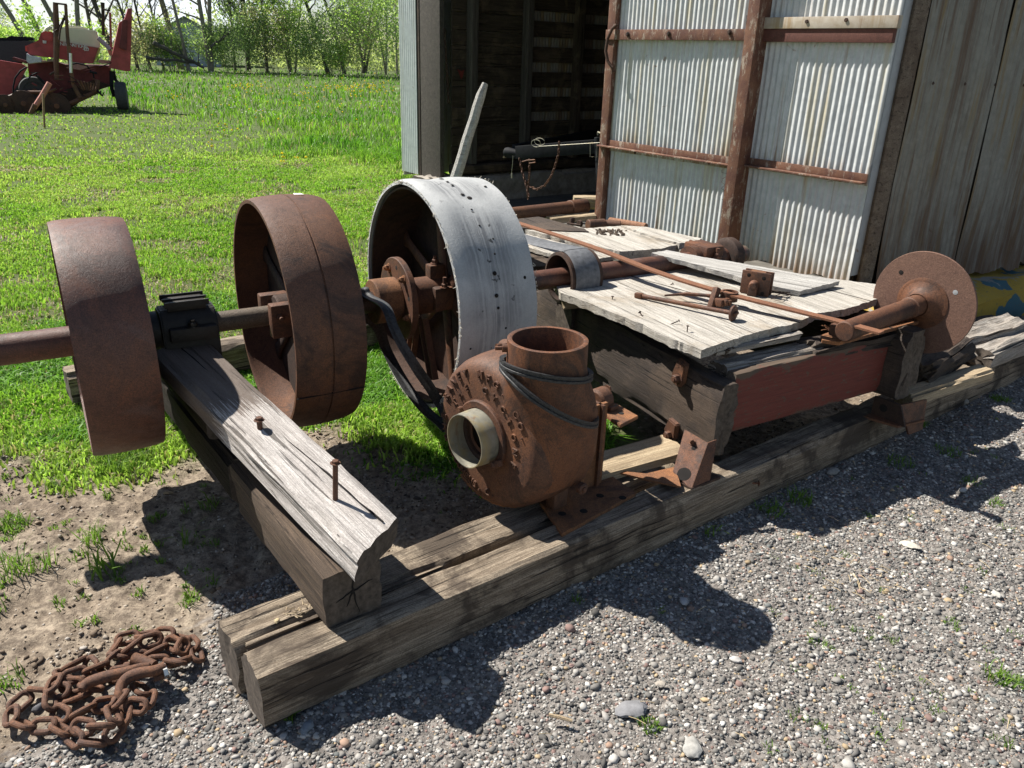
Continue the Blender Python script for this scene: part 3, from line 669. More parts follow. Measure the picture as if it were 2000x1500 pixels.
# ================================================================== LINE SHAFT WITH PULLEYS
SA = at(0, 684, .65); SB = at(740, 588, .65); SD = (SB-SA).normalized(); SN = Z.cross(SD)
def SP(t, n=0, z=0): return SA+SD*t+SN*n+Z*z
ls = thing('line_shaft', 'long rusty line shaft carrying three big pulley wheels beside the wooden frame', 'line shaft', Vector((SP(.6).x, SP(.6).y, 0)))
MB().cyl(SP(-.16), SP(.47), .052, 28, .003).build('pipe', M_RUSTP, ls)
MB().cyl(SP(.46), SP(.90), .038, 28).cyl(SP(.90), SP(3.42), .044, 28).build('rod', M_SHAFT, ls)
MB().cyl(SP(1.02), SP(1.45), .044, 28).cyl(SP(1.75), SP(3.40), .0455, 28).build('rod', M_RUSTP, ls)
def pulley(name, t0, t1, Ro, mat, th, crown=.006, web=None, arms=6, lip=0, label=None, split=False, hubm=None, hubr=.075, groove=False, nseg=110, jit=0):
    W = t1-t0; M = frame(SD, Z, SP(t0)); hubm = hubm or M_RUSTD
    pr = []
    k = 10
    for i in range(k+1):
        x = W*i/k; c = crown*(1-(2*i/k-1)**2)
        if groove and i == k//2:
            pr += [(x-.004, Ro+c), (x-.002, Ro+c-.005), (x+.002, Ro+c-.005), (x+.004, Ro+c)]
        else: pr.append((x, Ro+c-(.003 if i in (0, k) else 0)))
    pr += [(W, Ro-th)]+([(W*.62, Ro-th*1.1), (W*.55, Ro-th*1.1), (W*.5, Ro-th*1.15), (W*.4, Ro-th*1.1)])+[(lip*2.2, Ro-th), (lip*1.2, Ro-th-lip*.35), (0, Ro-th-lip*.35)]
    mb = MB(); mb.lathe(pr, nseg, M, True, jit)
    rim = mb.build(name, mat, ls, M, ang=38)
    if label: rim['label'] = label
    c = SP((t0+t1)/2)
    MB().cyl(SP((t0+t1)/2-W*.30), SP((t0+t1)/2+W*.30), hubr, 28, .006).build('hub', hubm, rim)
    for a in range(arms):
        an = 2*math.pi*a/arms+.35; d = SN*math.cos(an)+Z*math.sin(an); q = SD.cross(d)
        mb = MB()
        Mx = frame(d, SD, c+d*hubr*.7)
        L = Ro-th-hubr*.7
        vs = []; fs_ = []
        for j in range(9):
            tt = j/8; hw = .034*(1-.35*tt)+(.02*max(0, tt-.85)/.15); hx = .013*(1-.2*tt)
            for b in range(12):
                bb = 2*math.pi*b/12; vs.append((L*tt, hw*math.cos(bb), hx*math.sin(bb)))
        for j in range(8):
            for b in range(12): fs_.append((j*12+b, j*12+(b+1) % 12, (j+1)*12+(b+1) % 12, (j+1)*12+b))
        mb.add(vs, fs_, Mx); mb.build('spoke', hubm, rim)
    return rim
w1 = pulley('pulley', .205, .43, .403, M_RUSTP, .010, .005, arms=6, label='smooth purple-brown pulley wheel nearest the shaft end', hubm=M_RUSTD)
# solid inner plate of the first wheel
MB().lathe([(.10, .05), (.10, .40), (.112, .40), (.112, .05)], 64, frame(SD, Z, SP(.205))).build('web', M_RUSTD, w1)
w2 = pulley('pulley', .855, 1.11, .437, M_RUSTC, .013, .010, arms=6, lip=.008, label='grooved rust-brown split pulley wheel in the middle', groove=True, hubm=M_RUSTD)
MB().lathe([(.135, .05), (.135, .42), (.147, .42), (.147, .05)], 64, frame(SD, Z, SP(.855))).build('web', M_RUSTD, w2)
for sgn in (-1, 1):                                                   # clamp halves of the split pulley
    mb = MB(); M = frame(SD, Z, SP(.865)); mb.box((.06, sgn*.075, 0), (.12, .05, .13), M, .008)
    mb.build('clamp_hub', M_RUST, w2)
    for xx in (-.03, .04):
        MB().hexbolt(M @ Vector((xx+.06, sgn*.098, .02)), SN*sgn, .014, .014, .02).build('bolt', M_RUST, w2)
mb = MB()
for an, dx in ((150, .03), (150, .11), (150, .17)):
    d = SN*math.cos(R(an))+Z*math.sin(R(an)); mb.cyl(SP(.90+dx)+d*.36-Z*.05, SP(.90+dx)+d*.36+Z*.05, .013, 10)
mb.build('rim_bolt', M_RUST, w2)
for an in (25, 205):                                                # joint line across the split rim
    d = SN*math.cos(R(an))+Z*math.sin(R(an)); MB().box((0, 0, 0), (.256, .003, .004), frame(SD, d, SP(.982)+d*.4455)).build('joint_line', M_HOLE, w2)
d = SN*.02+Z; MB().add([tuple(SP(1.02, .04, .4475)), tuple(SP(1.045, .03, .4478)), tuple(SP(1.05, .0, .4478)), tuple(SP(1.015, .012, .4475))], [(0, 1, 2, 3)]).build('paper_scrap', flat('white_scrap', (.7, .7, .68), .7), w2)
w3 = pulley('pulley', 1.475, 1.79, .452, M_RUSTD, .012, .006, arms=6, label='biggest pulley wheel, its tread wrapped in a worn white belt lagging', hubm=M_RUST, hubr=.07)
mb = MB(); Mx = frame(SD, Z, SP(1.462)); pr = [(0, .459), (.002, .4705)]+[(.34*i/12, .4755+.003*math.sin(i)) for i in range(1, 12)]+[(.338, .4705), (.34, .459)]
mb.lathe(pr, 200, Mx, True, .0045); lag = mb.build('lagging', M_LAG, w3, Mx, ang=60)
rr_ = random.Random(4); mb = MB()                                     # frayed canvas threads and lumps on the lagging edges
for k in range(420):
    a = rr_.uniform(0, 6.283); x0 = rr_.choice((0.0, 0.0, .34)); d = SN*math.cos(a)+Z*math.sin(a); p = SP(1.462+x0)+d*(.467+rr_.uniform(-.005, .008))
    v = (SD*rr_.uniform(-.7, .2)*(1 if x0 == 0 else -1)+d*rr_.uniform(-.5, .9)+SD.cross(d)*rr_.uniform(-1, 1)).normalized()
    mb.tube([p, p+v*rr_.uniform(.004, .016)], [.0016, .0006], 4)
mb.build('frayed_edge', flat('canvas_thread', (.62, .56, .46), .9), w3)
mb = MB(); rr_ = random.Random(9)
for k in range(46):
    a = R(k*7.8+rr_.uniform(-3, 3)); d = SN*math.cos(a)+Z*math.sin(a); p = SP(1.462+.175+rr_.uniform(-.02, .02))+d*.476
    mb.lathe([(0, 1e-4), (0, rr_.uniform(.004, .012)), (.0035, 1e-4)], 8, frame(d, SD, p), closed=False)
for a in (-10, 20, 75, 120, 165, 210):
    for x0 in (.045, .29):
        d = SN*-math.cos(R(a))+Z*math.sin(R(a)); p = SP(1.462+x0)+d*.475; mb.lathe([(0, 1e-4), (0, .007), (.004, 1e-4)], 8, frame(d, SD, p), closed=False)
mb.build('rivet', M_HOLE, w3)
MB().lathe([(.20, .05), (.20, .44), (.212, .44), (.212, .05)], 64, frame(SD, Z, SP(1.475))).build('web', M_RUSTD, w3)
# coupling flange and collars left of the big wheel
fl = MB().cyl(SP(1.405), SP(1.432), .172, 64, .003).build('coupling_flange', M_RUST, ls)
MB().cyl(SP(1.30), SP(1.405), .092, 40, .004).build('collar', M_RUSTO, fl)
MB().cyl(SP(1.432), SP(1.60), .078, 40, .004).build('collar', M_RUST, fl)
for an in (60, 130, 200, 330):
    d = SN*math.cos(R(an))+Z*math.sin(R(an)); MB().hexbolt(SP(1.405)+d*.135, -SD, .013, .014, .012).build('bolt', M_RUSTO, fl)
for an in (95, 165, 20):
    d = SN*math.cos(R(an))+Z*math.sin(R(an)); MB().lathe([(0, 1e-4), (0, .010), (.001, 1e-4)], 14, frame(-SD, Z, SP(1.4045)+d*.135), closed=False).build('bolt_hole', M_HOLE, fl)
mb = MB(); M = frame(SD, Z, SP(1.555)); mb.box((.03, 0, .0), (.09, .19, .10), M, .012); mb.box((.03, .0, .085), (.07, .05, .09), M, .008); mb.build('clamp_hub', M_RUSTC, w3)
MB().hexbolt(SP(1.585, 0, .13), Z, .014, .016, .02).hexbolt(SP(1.585, -.09, .05), Z, .014, .014, .03).build('bolt', M_RUST, w3)
for an in (-72, -112):                                               # channel arms below the hub
    d = SN*math.cos(R(an))+Z*math.sin(R(an)); q = SD.cross(d); p = SP(1.52)+d*.10
    mb = MB(); mb.seg(p, p+d*.26, .05, .006, SD); mb.seg(p+q*.024-SD*.012, p+d*.26+q*.024-SD*.012, .005, .026, SD); mb.seg(p-q*.024-SD*.012, p+d*.26-q*.024-SD*.012, .005, .026, SD)
    mb.build('channel_arm', M_RUSTC, w3)
# small pulley with faded belt over it, end pulley and split bearing
sp_ = MB().lathe([(0, .105), (.004, .118), (.10, .122), (.17, .122), (.172, .110), (.06, .108)], 64, frame(SD, Z, SP(2.215))).build('small_pulley', M_RUSTD, ls)
MB().lathe([(0, .042), (0, .118), (.012, .118), (.012, .042)], 48, frame(SD, Z, SP(2.30))).build('web', M_RUSTD, sp_)
ep = MB().lathe([(0, .044), (0, .070), (.004, .088), (.012, .097), (.05, .097), (.062, .088), (.07, .086), (.07, .044)], 56, frame(SD, Z, SP(3.27))).build('end_pulley', M_RUSTD, ls)

bb = thing('bearing_block', 'black greasy bearing block clamped on the plank end between two wheels', 'bearing', Vector((SP(.585).x, SP(.585).y, .44)))
M = frame(SD, Z, SP(.49))
mb = MB()
pr = [(-.125, -.19), (.125, -.19), (.125, -.155), (.085, -.13), (.082, .01), (.07, .05), (.04, .078), (-.04, .078), (-.07, .05), (-.082, .01), (-.085, -.13), (-.125, -.155)]
n_ = len(pr); vs = [(0, y, z) for y, z in pr]+[(.19, y, z) for y, z in pr]
fs_ = [tuple(range(n_-1, -1, -1)), tuple(range(n_, 2*n_))]+[(i, (i+1) % n_, n_+(i+1) % n_, n_+i) for i in range(n_)]
mb.add(vs, fs_, M); mb.build('body', M_GREASE, bb, M, bevel=.006)
mb = MB(); mb.box((.095, 0, .088), (.13, .10, .028), M, .004); mb.build('oil_box', M_GREASE, bb)
mb = MB(); mb.box((.095, 0, .104), (.15, .012, .010), M).box((.095, -.055, .10), (.15, .008, .02), M).box((.095, .055, .10), (.15, .008, .02), M); mb.build('oil_box_rim', M_GREASE, bb)
mb = MB(); mb.box((.10, -.085, .0), (.16, .05, .05), M, .008); mb.build('cap_lug', M_GREASE, bb)
MB().hexbolt(M @ Vector((.10, -.095, .025)), Z, .016, .014, .012).hexbolt(M @ Vector((.17, -.112, -.155)), Z, .014, .012, .02).build('bolt', M_GREASE, bb)
MB().lathe([(0, .045), (0, .068), (.03, .068), (.03, .045)], 30, frame(SD, Z, SP(.455))).build('end_ring', M_GREASE, bb)
MB().build('end_ring', M_GREASE, bb)

eb = thing('split_bearing', 'rusty bolted bearing at the far shaft end beside the door post', 'bearing', Vector((SP(3.12).x, SP(3.12).y, .58)))
M = frame(SD, Z, SP(3.02))
mb = MB(); mb.box((.10, 0, -.02), (.17, .26, .06), M, .008); mb.lathe([(0, .046), (0, .075), (.2, .075), (.2, .046)], 30, M); mb.build('body', M_RUST, eb, M)
mb = MB(); mb.box((.10, 0, .055), (.12, .17, .055), M, .01); mb.build('cap', M_RUST, eb)
for y in (-.1, .1): MB().hexbolt(M @ Vector((.10, y, .03)), Z, .018, .018, .03).build('bolt', M_RUST, eb)

# belts ------------------------------------------------------------
def strap(name, pts, wd, th, mat, side, label, cat='belt', closed=False, ribs=False, sm=8):
    """flat belt along pts; side(p,t) gives the direction of its width"""
    P = [Vector(p) for p in pts]; Q = []
    m = len(P); rng = range(m if closed else m-1)
    for i in rng:                                                    # Catmull-Rom
        p0, p1, p2, p3 = (P[(i-1) % m] if closed or i else P[0]), P[i], P[(i+1) % m], (P[(i+2) % m] if closed or i < m-2 else P[-1])
        for j in range(sm):
            t = j/sm; Q.append(.5*((2*p1)+(p2-p0)*t+(2*p0-5*p1+4*p2-p3)*t*t+(3*p1-p0-3*p2+p3)*t**3))
    if not closed: Q.append(P[-1])
    n = len(Q); vs = []; fs = []
    prof = [(-.5, -.5), (.5, -.5), (.5, .5), (-.5, .5)]
    if ribs: prof = [(-.36, -.5), (.36, -.5), (.5, .5), (.17, .5), (.08, .2), (-.08, .2), (-.17, .5), (-.5, .5)]
    k = len(prof)
    for i in range(n):
        a = Q[(i-1) % n] if closed or i else Q[0]; b = Q[(i+1) % n] if closed or i < n-1 else Q[-1]
        t = (b-a).normalized(); sd_ = Vector(side(Q[i], i/n)); sd_ = (sd_-t*sd_.dot(t)).normalized(); nn = t.cross(sd_)
        for (u, v) in prof: vs.append(Q[i]+sd_*u*wd+nn*v*th)
    for i in range(n if closed else n-1):
        j = (i+1) % n
        for c in range(k): fs.append((i*k+c, i*k+(c+1) % k, j*k+(c+1) % k, j*k+c))
    if not closed: fs += [tuple(range(k)), tuple((n-1)*k+c for c in range(k-1, -1, -1))]
    o = MB().add(vs, fs).build(name, mat, None, Matrix.Translation(Q[0]), ang=40); 
    return tag(o, label, cat) if label else o
# twin V belt draped over the shaft, its loop hanging inside the big wheel
def bx(px, py, t): return onp(px, py, SP(t), SD)
lp = [SP(1.262, .052, .0), SP(1.262, .035, .045), SP(1.262, -.008, .060), SP(1.265, -.045, .040), bx(752, 600, 1.27), bx(768, 640, 1.275), bx(788, 680, 1.30), bx(812, 718, 1.34), bx(836, 752, 1.40), bx(858, 790, 1.46), bx(872, 822, 1.46)]
strap('drive_belt', lp, .042, .010, M_RUBBER, lambda p, t: SD+SN*.2*t, 'black twin belt looped over the shaft and hanging inside the white wheel', ribs=True)
lp = [SP(1.27, .052, -.005), SP(1.28, .060, -.05), bx(738, 640, 1.36), bx(752, 680, 1.40), bx(775, 725, 1.41), bx(800, 765, 1.42), bx(828, 800, 1.43), bx(855, 824, 1.45), bx(872, 840, 1.46)]
strap('drive_belt', lp, .052, .012, M_RUBBER, lambda p, t: SD+SN*.3, 'thick black belt strand sagging along the lower inside edge of the white wheel', ribs=True)
# faded flat belt running over the small pulley back under the boards
M = SP(2.30); q = []
for a in range(-35, 100, 12): d = SN*-math.cos(R(a))+Z*math.sin(R(a)); q.append(SP(2.30)+d*.127)
q2 = [Vector((p.x, p.y, p.z)) for p in q]+[onp(1060, 474, SP(2.30), SD), onp(1000, 458, SP(2.30), SD), onp(960, 450, SP(2.30), SD)]
strap('flat_belt', q2, .135, .008, M_RUBFADE, lambda p, t: SD, 'faded grey flat belt running over the small pulley on the shaft', ribs=True, sm=4)

# ================================================================== CAST IRON BLOWER
BA = hd(48); BP = hd(138)                                            # its axle direction, and the direction of the outlet side
OC = at(1070, 662, .80); BZ = .432
FC = OC-hd(56)*.125-hd(146)*.165; FC.z = BZ; CA = (OC-FC).dot(BA); CP = (OC-FC).dot(BP)                                    # centre of the lettered face
bl = thing('blower', 'rusty cast-iron blower with raised lettering, round outlet upward and zinc ring inlet', 'blower', Vector((FC.x, FC.y, .17)))
RC = .262
def casing():
    mb = MB(); n = 96; prof = [(0.0, .06), (0.0, .10), (0, .16), (0, .215), (.004, .236), (.018, .254), (.045, .266), (.09, .272), (.15, .274), (.20, .270), (.24, .257), (.268, .235), (.28, .20), (.285, .12), (.285, .001)]
    m = len(prof); vs = []; fs = []
    for k in range(n):
        a = 2*math.pi*k/n                                            # 0 = towards outlet side, 90 = up
        g = 1+.075*max(0, math.cos(a-R(-20)))**2+.03*max(0, math.cos(a-R(40)))
        for x, r in prof:
            rr = r*(1+(g-1)*min(1, max(0, (r-.1)/.12)))*RC/.272
            vs.append(FC+BA*x+BP*(rr*math.cos(a))+Z*(rr*math.sin(a)))
    for k in range(n):
        for i in range(m-1): fs.append((k*m+i, ((k+1) % n)*m+i, ((k+1) % n)*m+i+1, k*m+i+1))
    mb.add(vs, fs)
    return mb
cas = casing().build('casing', M_RUSTC, bl, Matrix.Translation(FC), ang=50)
def outlet():
    mb = MB(); nn = 48; secs = []
    #  z, centre offset along BA, along BP, half-width a, half-width p, squareness, inner?
    for z, ca, cp, ha, hp, sq in ((.30, .150, .130, .124, .130, .95), (.40, .148, .145, .134, .148, .9), (.48, .145, .150, .138, .152, .8), (.55, .138, .158, .139, .150, .6), (.61, .126, .166, .137, .142, .4), (.66, CA+.012, CP-.006, .131, .133, .18), (.69, CA+.004, CP-.002, .127, .128, .05), (.715, CA, CP, .1255, .1255, 0), (.80, CA, CP, .125, .125, 0),
                                  (.802, CA, CP, .118, .118, 0), (.80, CA, CP, .110, .110, 0), (.70, CA, CP, .107, .107, 0), (.55, CA, CP-.01, .10, .11, .1), (.45, CA, CP-.015, .07, .09, .1)):
        ring = []
        for k in range(nn):
            a = 2*math.pi*k/nn; c, s_ = math.cos(a), math.sin(a); e = 1-.55*sq
            ring.append(FC*1+BA*(ca+ha*math.copysign(abs(c)**e, c))+BP*(cp+hp*math.copysign(abs(s_)**e, s_))+Z*(z-BZ))
        secs.append(ring)
    vs = [v for r_ in secs for v in r_]; fs = []
    for i in range(len(secs)-1):
        for k in range(nn): fs.append((i*nn+k, i*nn+(k+1) % nn, (i+1)*nn+(k+1) % nn, (i+1)*nn+k))
    fs.append(tuple((len(secs)-1)*nn+k for k in range(nn)))
    mb.add(vs, fs); return mb
ou = outlet().build('outlet', M_RUST, bl, ang=45)
oc = FC+BA*CA+BP*CP
MB().seg(Vector((oc.x, oc.y, .71))+(BA*.5+BP*.866)*.125, Vector((oc.x, oc.y, .795))+(BA*.5+BP*.866)*.125, .006, .006).build('casting_seam', M_RUSTD, ou)
# casting seam round the body and lower lip
mb = MB(); pv = []
for k in range(40):
    a = R(-95+k*4.4); rr = RC*(1+.075*max(0, math.cos(a-R(-20)))**2+.03*max(0, math.cos(a-R(40))))*.995; pv.append(FC+BA*(.235+.006*noise.noise(Vector((k*.5, 0, 0))))+BP*rr*math.cos(a)*.97+Z*rr*math.sin(a)*.97)
mb.tube(pv, .0045, 6); mb.build('casting_seam', M_RUSTC, cas)
mb = MB(); pv = []
for k in range(44):
    a = R(-122+k*1.75); rr = RC*(1+.075*max(0, math.cos(a-R(-20)))**2); pv.append(FC+BA*(.016+.05*(k/43)**2+.004*noise.noise(Vector((k*.9, 3, 0))))+BP*(rr*.955*math.cos(a))+Z*(rr*.955*math.sin(a)))
mb.tube(pv, [.0085+.004*noise.noise(Vector((k*1.3, 0, 5))) for k in range(44)], 7); mb.build('casting_lip', M_RUSTO, cas)
# inlet
inl = MB().lathe([(-.014, .098), (-.014, .118), (-.010, .122), (.004, .122), (.004, .098)], 64, frame(BA, Z, FC)).build('inlet_flange', M_RUST, bl)
MB().lathe([(-.080, .0885), (-.080, .0915), (-.03, .0945), (.02, .0955), (.02, .0925), (-.03, .0915)], 72, frame(BA, Z, FC)).build('zinc_ring', M_ZINC, inl)
MB().lathe([(-.012, .093), (-.012, .074), (.03, .072), (.03, .001)], 48, frame(BA, Z, FC), closed=False).build('throat', M_RUSTD, inl)
MB().lathe([(-.0121, .001), (-.0121, .069)], 40, frame(BA, Z, FC+BA*.028), closed=False).build('throat_opening', M_HOLE, inl)
pb = FC-BA*.014+BP*.108-Z*.052
MB().cyl(pb, pb-BA*.028, .011, 12).box((0, 0, 0), (.055, .02, .014), frame(BP*.9+Z*.45, -BA, pb-BA*.018), .003).hexbolt(pb-BA*.025, -BA, .010, .010).build('thumb_screw', M_RUSTC, inl)
pb = FC-BA*.012-BP*.10+Z*.062
MB().cyl(pb, pb-BA*.016, .010, 12).build('bolt', M_RUSTC, inl)
# raised letters
def letter(ch, size, M, mb, depth=.0046):
    cu = bpy.data.curves.new('t', 'FONT'); cu.body = ch; cu.size = size; cu.align_x = 'CENTER'; cu.align_y = 'CENTER'; cu.extrude = depth; cu.offset = size*.004; cu.bevel_depth = .0006; cu.resolution_u = 3
    ob = bpy.data.objects.new('t', cu); dg = bpy.context.evaluated_depsgraph_get()
    COL.objects.link(ob); dg.update(); me = bpy.data.meshes.new_from_object(ob.evaluated_get(dg)); 
    mb.add([v.co[:] for v in me.vertices], [tuple(p.vertices) for p in me.polygons], M)
    bpy.data.objects.remove(ob); bpy.data.curves.remove(cu); bpy.data.meshes.remove(me)
mb = MB()
XV = BP; NV = -BA                                                    # reader's right on the face is BP
def arc(txt, rad, a0, a1, size, inward=False):
    n = len(txt)
    for i, ch in enumerate(txt):
        if ch == ' ': continue
        a = R(a0+(a1-a0)*i/(n-1)); rd = XV*math.cos(a)+Z*math.sin(a)
        up = -rd if inward else rd; xr = up.cross(NV)
        Mx = Matrix((xr, up, NV)).transposed().to_4x4(); Mx.translation = FC+rd*rad-BA*.0008
        letter(ch, size, Mx, mb)
def arcw(txt, rad, a0, a1, size, inward=False):                         # one part per word
    global mb
    n = len(txt); k = 0
    for wd_ in txt.split(' '):
        mb = MB(); b0 = a0+(a1-a0)*k/(n-1); b1_ = a0+(a1-a0)*(k+len(wd_)-1)/(n-1)
        arc(wd_, rad, b0, b1_, size, inward) if len(wd_) > 1 else arc(wd_+' ', rad, b0, b0, size, inward)
        mb.build('raised_lettering', M_RUSTC, cas, ang=30); k += len(wd_)+1
arcw('THE RANEY MFG. CO.', .210, 204, 18, .036)
arcw('THE CYCLONE', .162, 156, -16, .033)
arcw('COLUMBUS, O.', .206, 214, 286, .034, True)
mb = MB(); p = OC-BP*-.118-Z*(.80-.60)-BA*.02; dN = (BP*.86-BA*.5).normalized()
pw = FC+BP*.297+BA*.075+Z*.135
letter('2', .034, (lambda m: (setattr(m, 'translation', pw), m)[1])(Matrix((Z.cross(BP), Z, BP)).transposed().to_4x4()), mb)
mb.build('raised_lettering', M_RUSTC, ou)
# lugs and bolts on the body
dl = (-BA*.8-BP*.55).normalized(); q = Vector((oc.x, oc.y, .772))+dl*.128
MB().cyl(q-dl*.01, q+dl*.012, .013, 12).cyl(q, q+dl*.034, .007, 8).build('lug_bolt', M_RUST, bl)
q = FC+BA*.15+(BP*math.cos(R(104))+Z*math.sin(R(104)))*.268; MB().cyl(q-Z*.02, q+Z*.022-BA*.01, .020, 14, .004).cyl(q+Z*.01, q+Z*.012-BA*.045, .008, 8).build('lug_bolt', M_RUSTC, bl)
for zz, xx in ((.575, .20), (.29, .19)):
    q = FC+BA*xx+BP*.292+Z*(zz-BZ)
    MB().cyl(q-BP*.02, q+BP*.004, .020, 18, .004).hexbolt(q, BP, .010, .008).build('boss_bolt', M_RUST, bl)
# pedestal: foot plate, web, second leg, shaft bearing behind
FPt = [at(*p, .182) for p in [(1098, 1043), (1240, 966), (1195, 930), (1110, 925), (1050, 985)]]
PLC = sum(FPt, Vector())/5
M0 = frame(A_, Z, S(1.0, .07, .182))
pp = [S(1.015, .03, .183), S(1.40, .085, .183), S(1.42, .30, .183), S(1.09, .26, .183)]
fp = slab('foot_plate', pp, .014, M_RUSTO, A_, bl, jag=.002, step=.03, bevel=0)
for (px, py) in ((1172, 968), (1140, 998), (1098, 1003), (1216, 972)):
    q = at(px, py, .1835); MB().lathe([(0, 1e-4), (0, .014), (.001, 1e-4)], 14, frame(Z, A_, q), closed=False).build('bolt_hole', M_HOLE, fp)
wp = at(1152, 948, .184); wt = Vector((wp.x, wp.y, .50))
mb = MB(); mb.seg(Vector((wp.x, wp.y, .183))-B_*-.0, wt, .012, .10, up=A_); mb.build('pedestal_web', M_RUSTO, bl)
wq = Vector((wp.x, wp.y, .183)); MB().seg(wq+A_*.02+B_*.03, wt+A_*.02+B_*.03, .10, .012, up=A_).build('pedestal_web', M_RUST, bl)
MB().seg(at(1105, 1000, .183)+B_*.05, at(1105, 1000, .183)+B_*.05+Z*.08, .045, .06, up=A_, b=.006).build('casing_foot', M_RUSTC, bl)
MB().cyl(FC+BA*.2, FC+BA*.40, .022, 20).build('axle', M_RUST, bl)
hb = at(1174, 765, .50); 
mb = MB(); mb.lathe([(-.03, .001), (-.03, .034), (-.022, .044), (.022, .044), (.03, .034), (.03, .001)], 32, frame(BA, Z, hb-Z*.03)); mb.build('bearing_cap', M_RUSTC, bl)
MB().hexbolt(hb+BA*.03+Z*.0, BA, .012, .012).build('bolt', M_RUSTC, bl)
a1_ = [at(*p, .44) for p in [(1168, 800), (1212, 830), (1247, 812), (1205, 788)]]
ap = slab('bracket_plate', a1_, .013, M_RUSTO, a1_[2]-a1_[0], bl, jag=0, bevel=.002)
q = at(1213, 807, .441); MB().lathe([(0, 1e-4), (0, .011), (.001, 1e-4)], 14, frame(Z, A_, q), closed=False).build('bolt_hole', M_HOLE, ap)
q = at(1190, 797, .442); MB().box((0, 0, .008), (.055, .045, .018), frame(BP, Z, q), .005).build('bolt_pad', M_RUSTC, ap)
MB().hexbolt(q+Z*.016, Z, .013, .012).build('bolt', M_RUSTO, ap); MB().cyl(q+Z*.03, q+Z*.05, .008, 10).build('bolt_thread', M_BRIGHT, ap)
MB().seg(at(1172, 812, .43), at(1172, 812, .43)-Z*.24, .06, .010, up=A_).build('bracket_leg', M_RUST, bl)
# black V-belt looped round the outlet: one round under the rim, one round drooping to the waist
def around(z0, z1, r0, r1, ph, a0, a1, n=22):
    out = []
    for k in range(n+1):
        a = R(a0+(a1-a0)*k/n); zz = z0+(z1-z0)*(.5-.5*math.cos(a-R(ph))); rr = r0+(r1-r0)*(.5-.5*math.cos(a-R(ph)))
        out.append(oc*1+Vector((0, 0, zz-oc.z))+(-BA*math.cos(a)+BP*math.sin(a))*rr)
    return out
lp = []
for k in range(30):
    a = 2*math.pi*k/30; d = -BA*math.cos(a)+BP*math.sin(a)
    zz = .735-.062*(.5-.5*math.cos(a-R(10))); rr = .140
    lp.append(Vector((oc.x, oc.y, zz))+d*rr)
# second turn
lp2 = []
for k in range(30):
    a = 2*math.pi*k/30; d = -BA*math.cos(a)+BP*math.sin(a); dn = .5-.5*math.cos(a-R(-28))
    zz = .712-.185*dn; ex = max(0, (.70-zz)/.19); rr = .141+.030*ex**.7
    lp2.append(Vector((oc.x, oc.y, zz))+d*rr)
for L_, lab in ((lp, 'upper turn of black belt wrapped round the blower outlet under its rim'), (lp2, 'lower slanting turn of black belt hanging round the blower body')):
    strap('drive_belt', L_, .022, .014, M_RUBBER, lambda p, t: Z, lab, closed=True, ribs=True, sm=4)

# ================================================================== WOODEN MACHINE FRAME
mf = thing('machine_frame', 'heavy old wooden machine frame of dark beams with a faded red side board', 'frame', S(2.4, .6, 0))
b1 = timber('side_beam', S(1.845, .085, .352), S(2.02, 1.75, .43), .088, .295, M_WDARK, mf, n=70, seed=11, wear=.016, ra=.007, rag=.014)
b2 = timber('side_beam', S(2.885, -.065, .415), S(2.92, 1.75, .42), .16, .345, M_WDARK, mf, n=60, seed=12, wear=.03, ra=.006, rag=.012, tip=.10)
fr_ = frame(A_, Z, S(1.88, .12, .42))
timber('red_board', S(1.89, .118, .405), S(2.81, .04, .40), .05, .245, M_REDP, mf, n=40, seed=13, wear=.006, ra=.0015, rag=.0)
timber('top_rail', S(1.90, .19, .51), S(2.45, .12, .515), .10, .05, M_WGREY, mf, n=30, seed=14, wear=.01, ra=.008, rag=.02)
timber('rotten_rail', S(2.36, .13, .52), S(2.84, .06, .52), .12, .07, M_WDARK, mf, n=30, seed=15, wear=.02, ra=.016, rag=.05)
timber('rotten_rail', S(2.34, .165, .495), S(2.75, .10, .50), .03, .022, M_WDARK, mf, n=20, seed=16, wear=.006, ra=.01, rag=.03)
timber('inner_rail', S(1.89, 1.10, .42), S(3.0, 1.06, .42), .12, .22, M_WDARK, mf, n=30, seed=17)
timber('rear_rail', S(2.0, 1.70, .52), S(3.1, 1.66, .52), .10, .16, M_WMID, mf, n=30, seed=18)
# cast washers with bolts on the near beam
def onbeam(px, py, off=0): return onp(px, py, S(1.80-off, .1, .35), (A_*1.0-B_*.105).normalized())
NB_ = -(A_*1.0-B_*.105).normalized()
for j, (c_, w_, h_, mt) in enumerate((((1332, 728), .075, .115, M_RUSTC), ((1316, 838), .075, .09, M_RUST))):
    q = onbeam(*c_); M = frame(NB_, (Z*.97+B_*-.2), q); mb = MB()
    pr = [(-.5, -.2), (-.28, -.5), (.28, -.5), (.5, -.2), (.36, .5), (-.36, .5)]
    vs = [(0, u*w_, v*h_) for u, v in pr]+[(.022, u*w_*.85, v*h_*.88) for u, v in pr]; k = 6
    mb.add(vs, [tuple(range(k)), tuple(range(2*k-1, k-1, -1))]+[(i, (i+1) % k, k+(i+1) % k, k+i) for i in range(k)], M)
    cw = mb.build('cast_washer', mt, b1, M, bevel=.004)
    MB().hexbolt(M @ Vector((.018, .006, -.018)), NB_, .017, .020, .010).build('bolt', M_RUSTC, cw)
    if j == 0:
        mb = MB(); xr = Z.cross(NB_)
        for i, ch in enumerate('80'):
            Mx = Matrix((xr, Z, NB_)).transposed().to_4x4(); Mx.translation = M @ Vector((.0205, 0, .034))+xr*(-.011+.022*i); letter(ch, .028, Mx, mb, .002)
        mb.build('raised_lettering', M_RUSTC, cw)
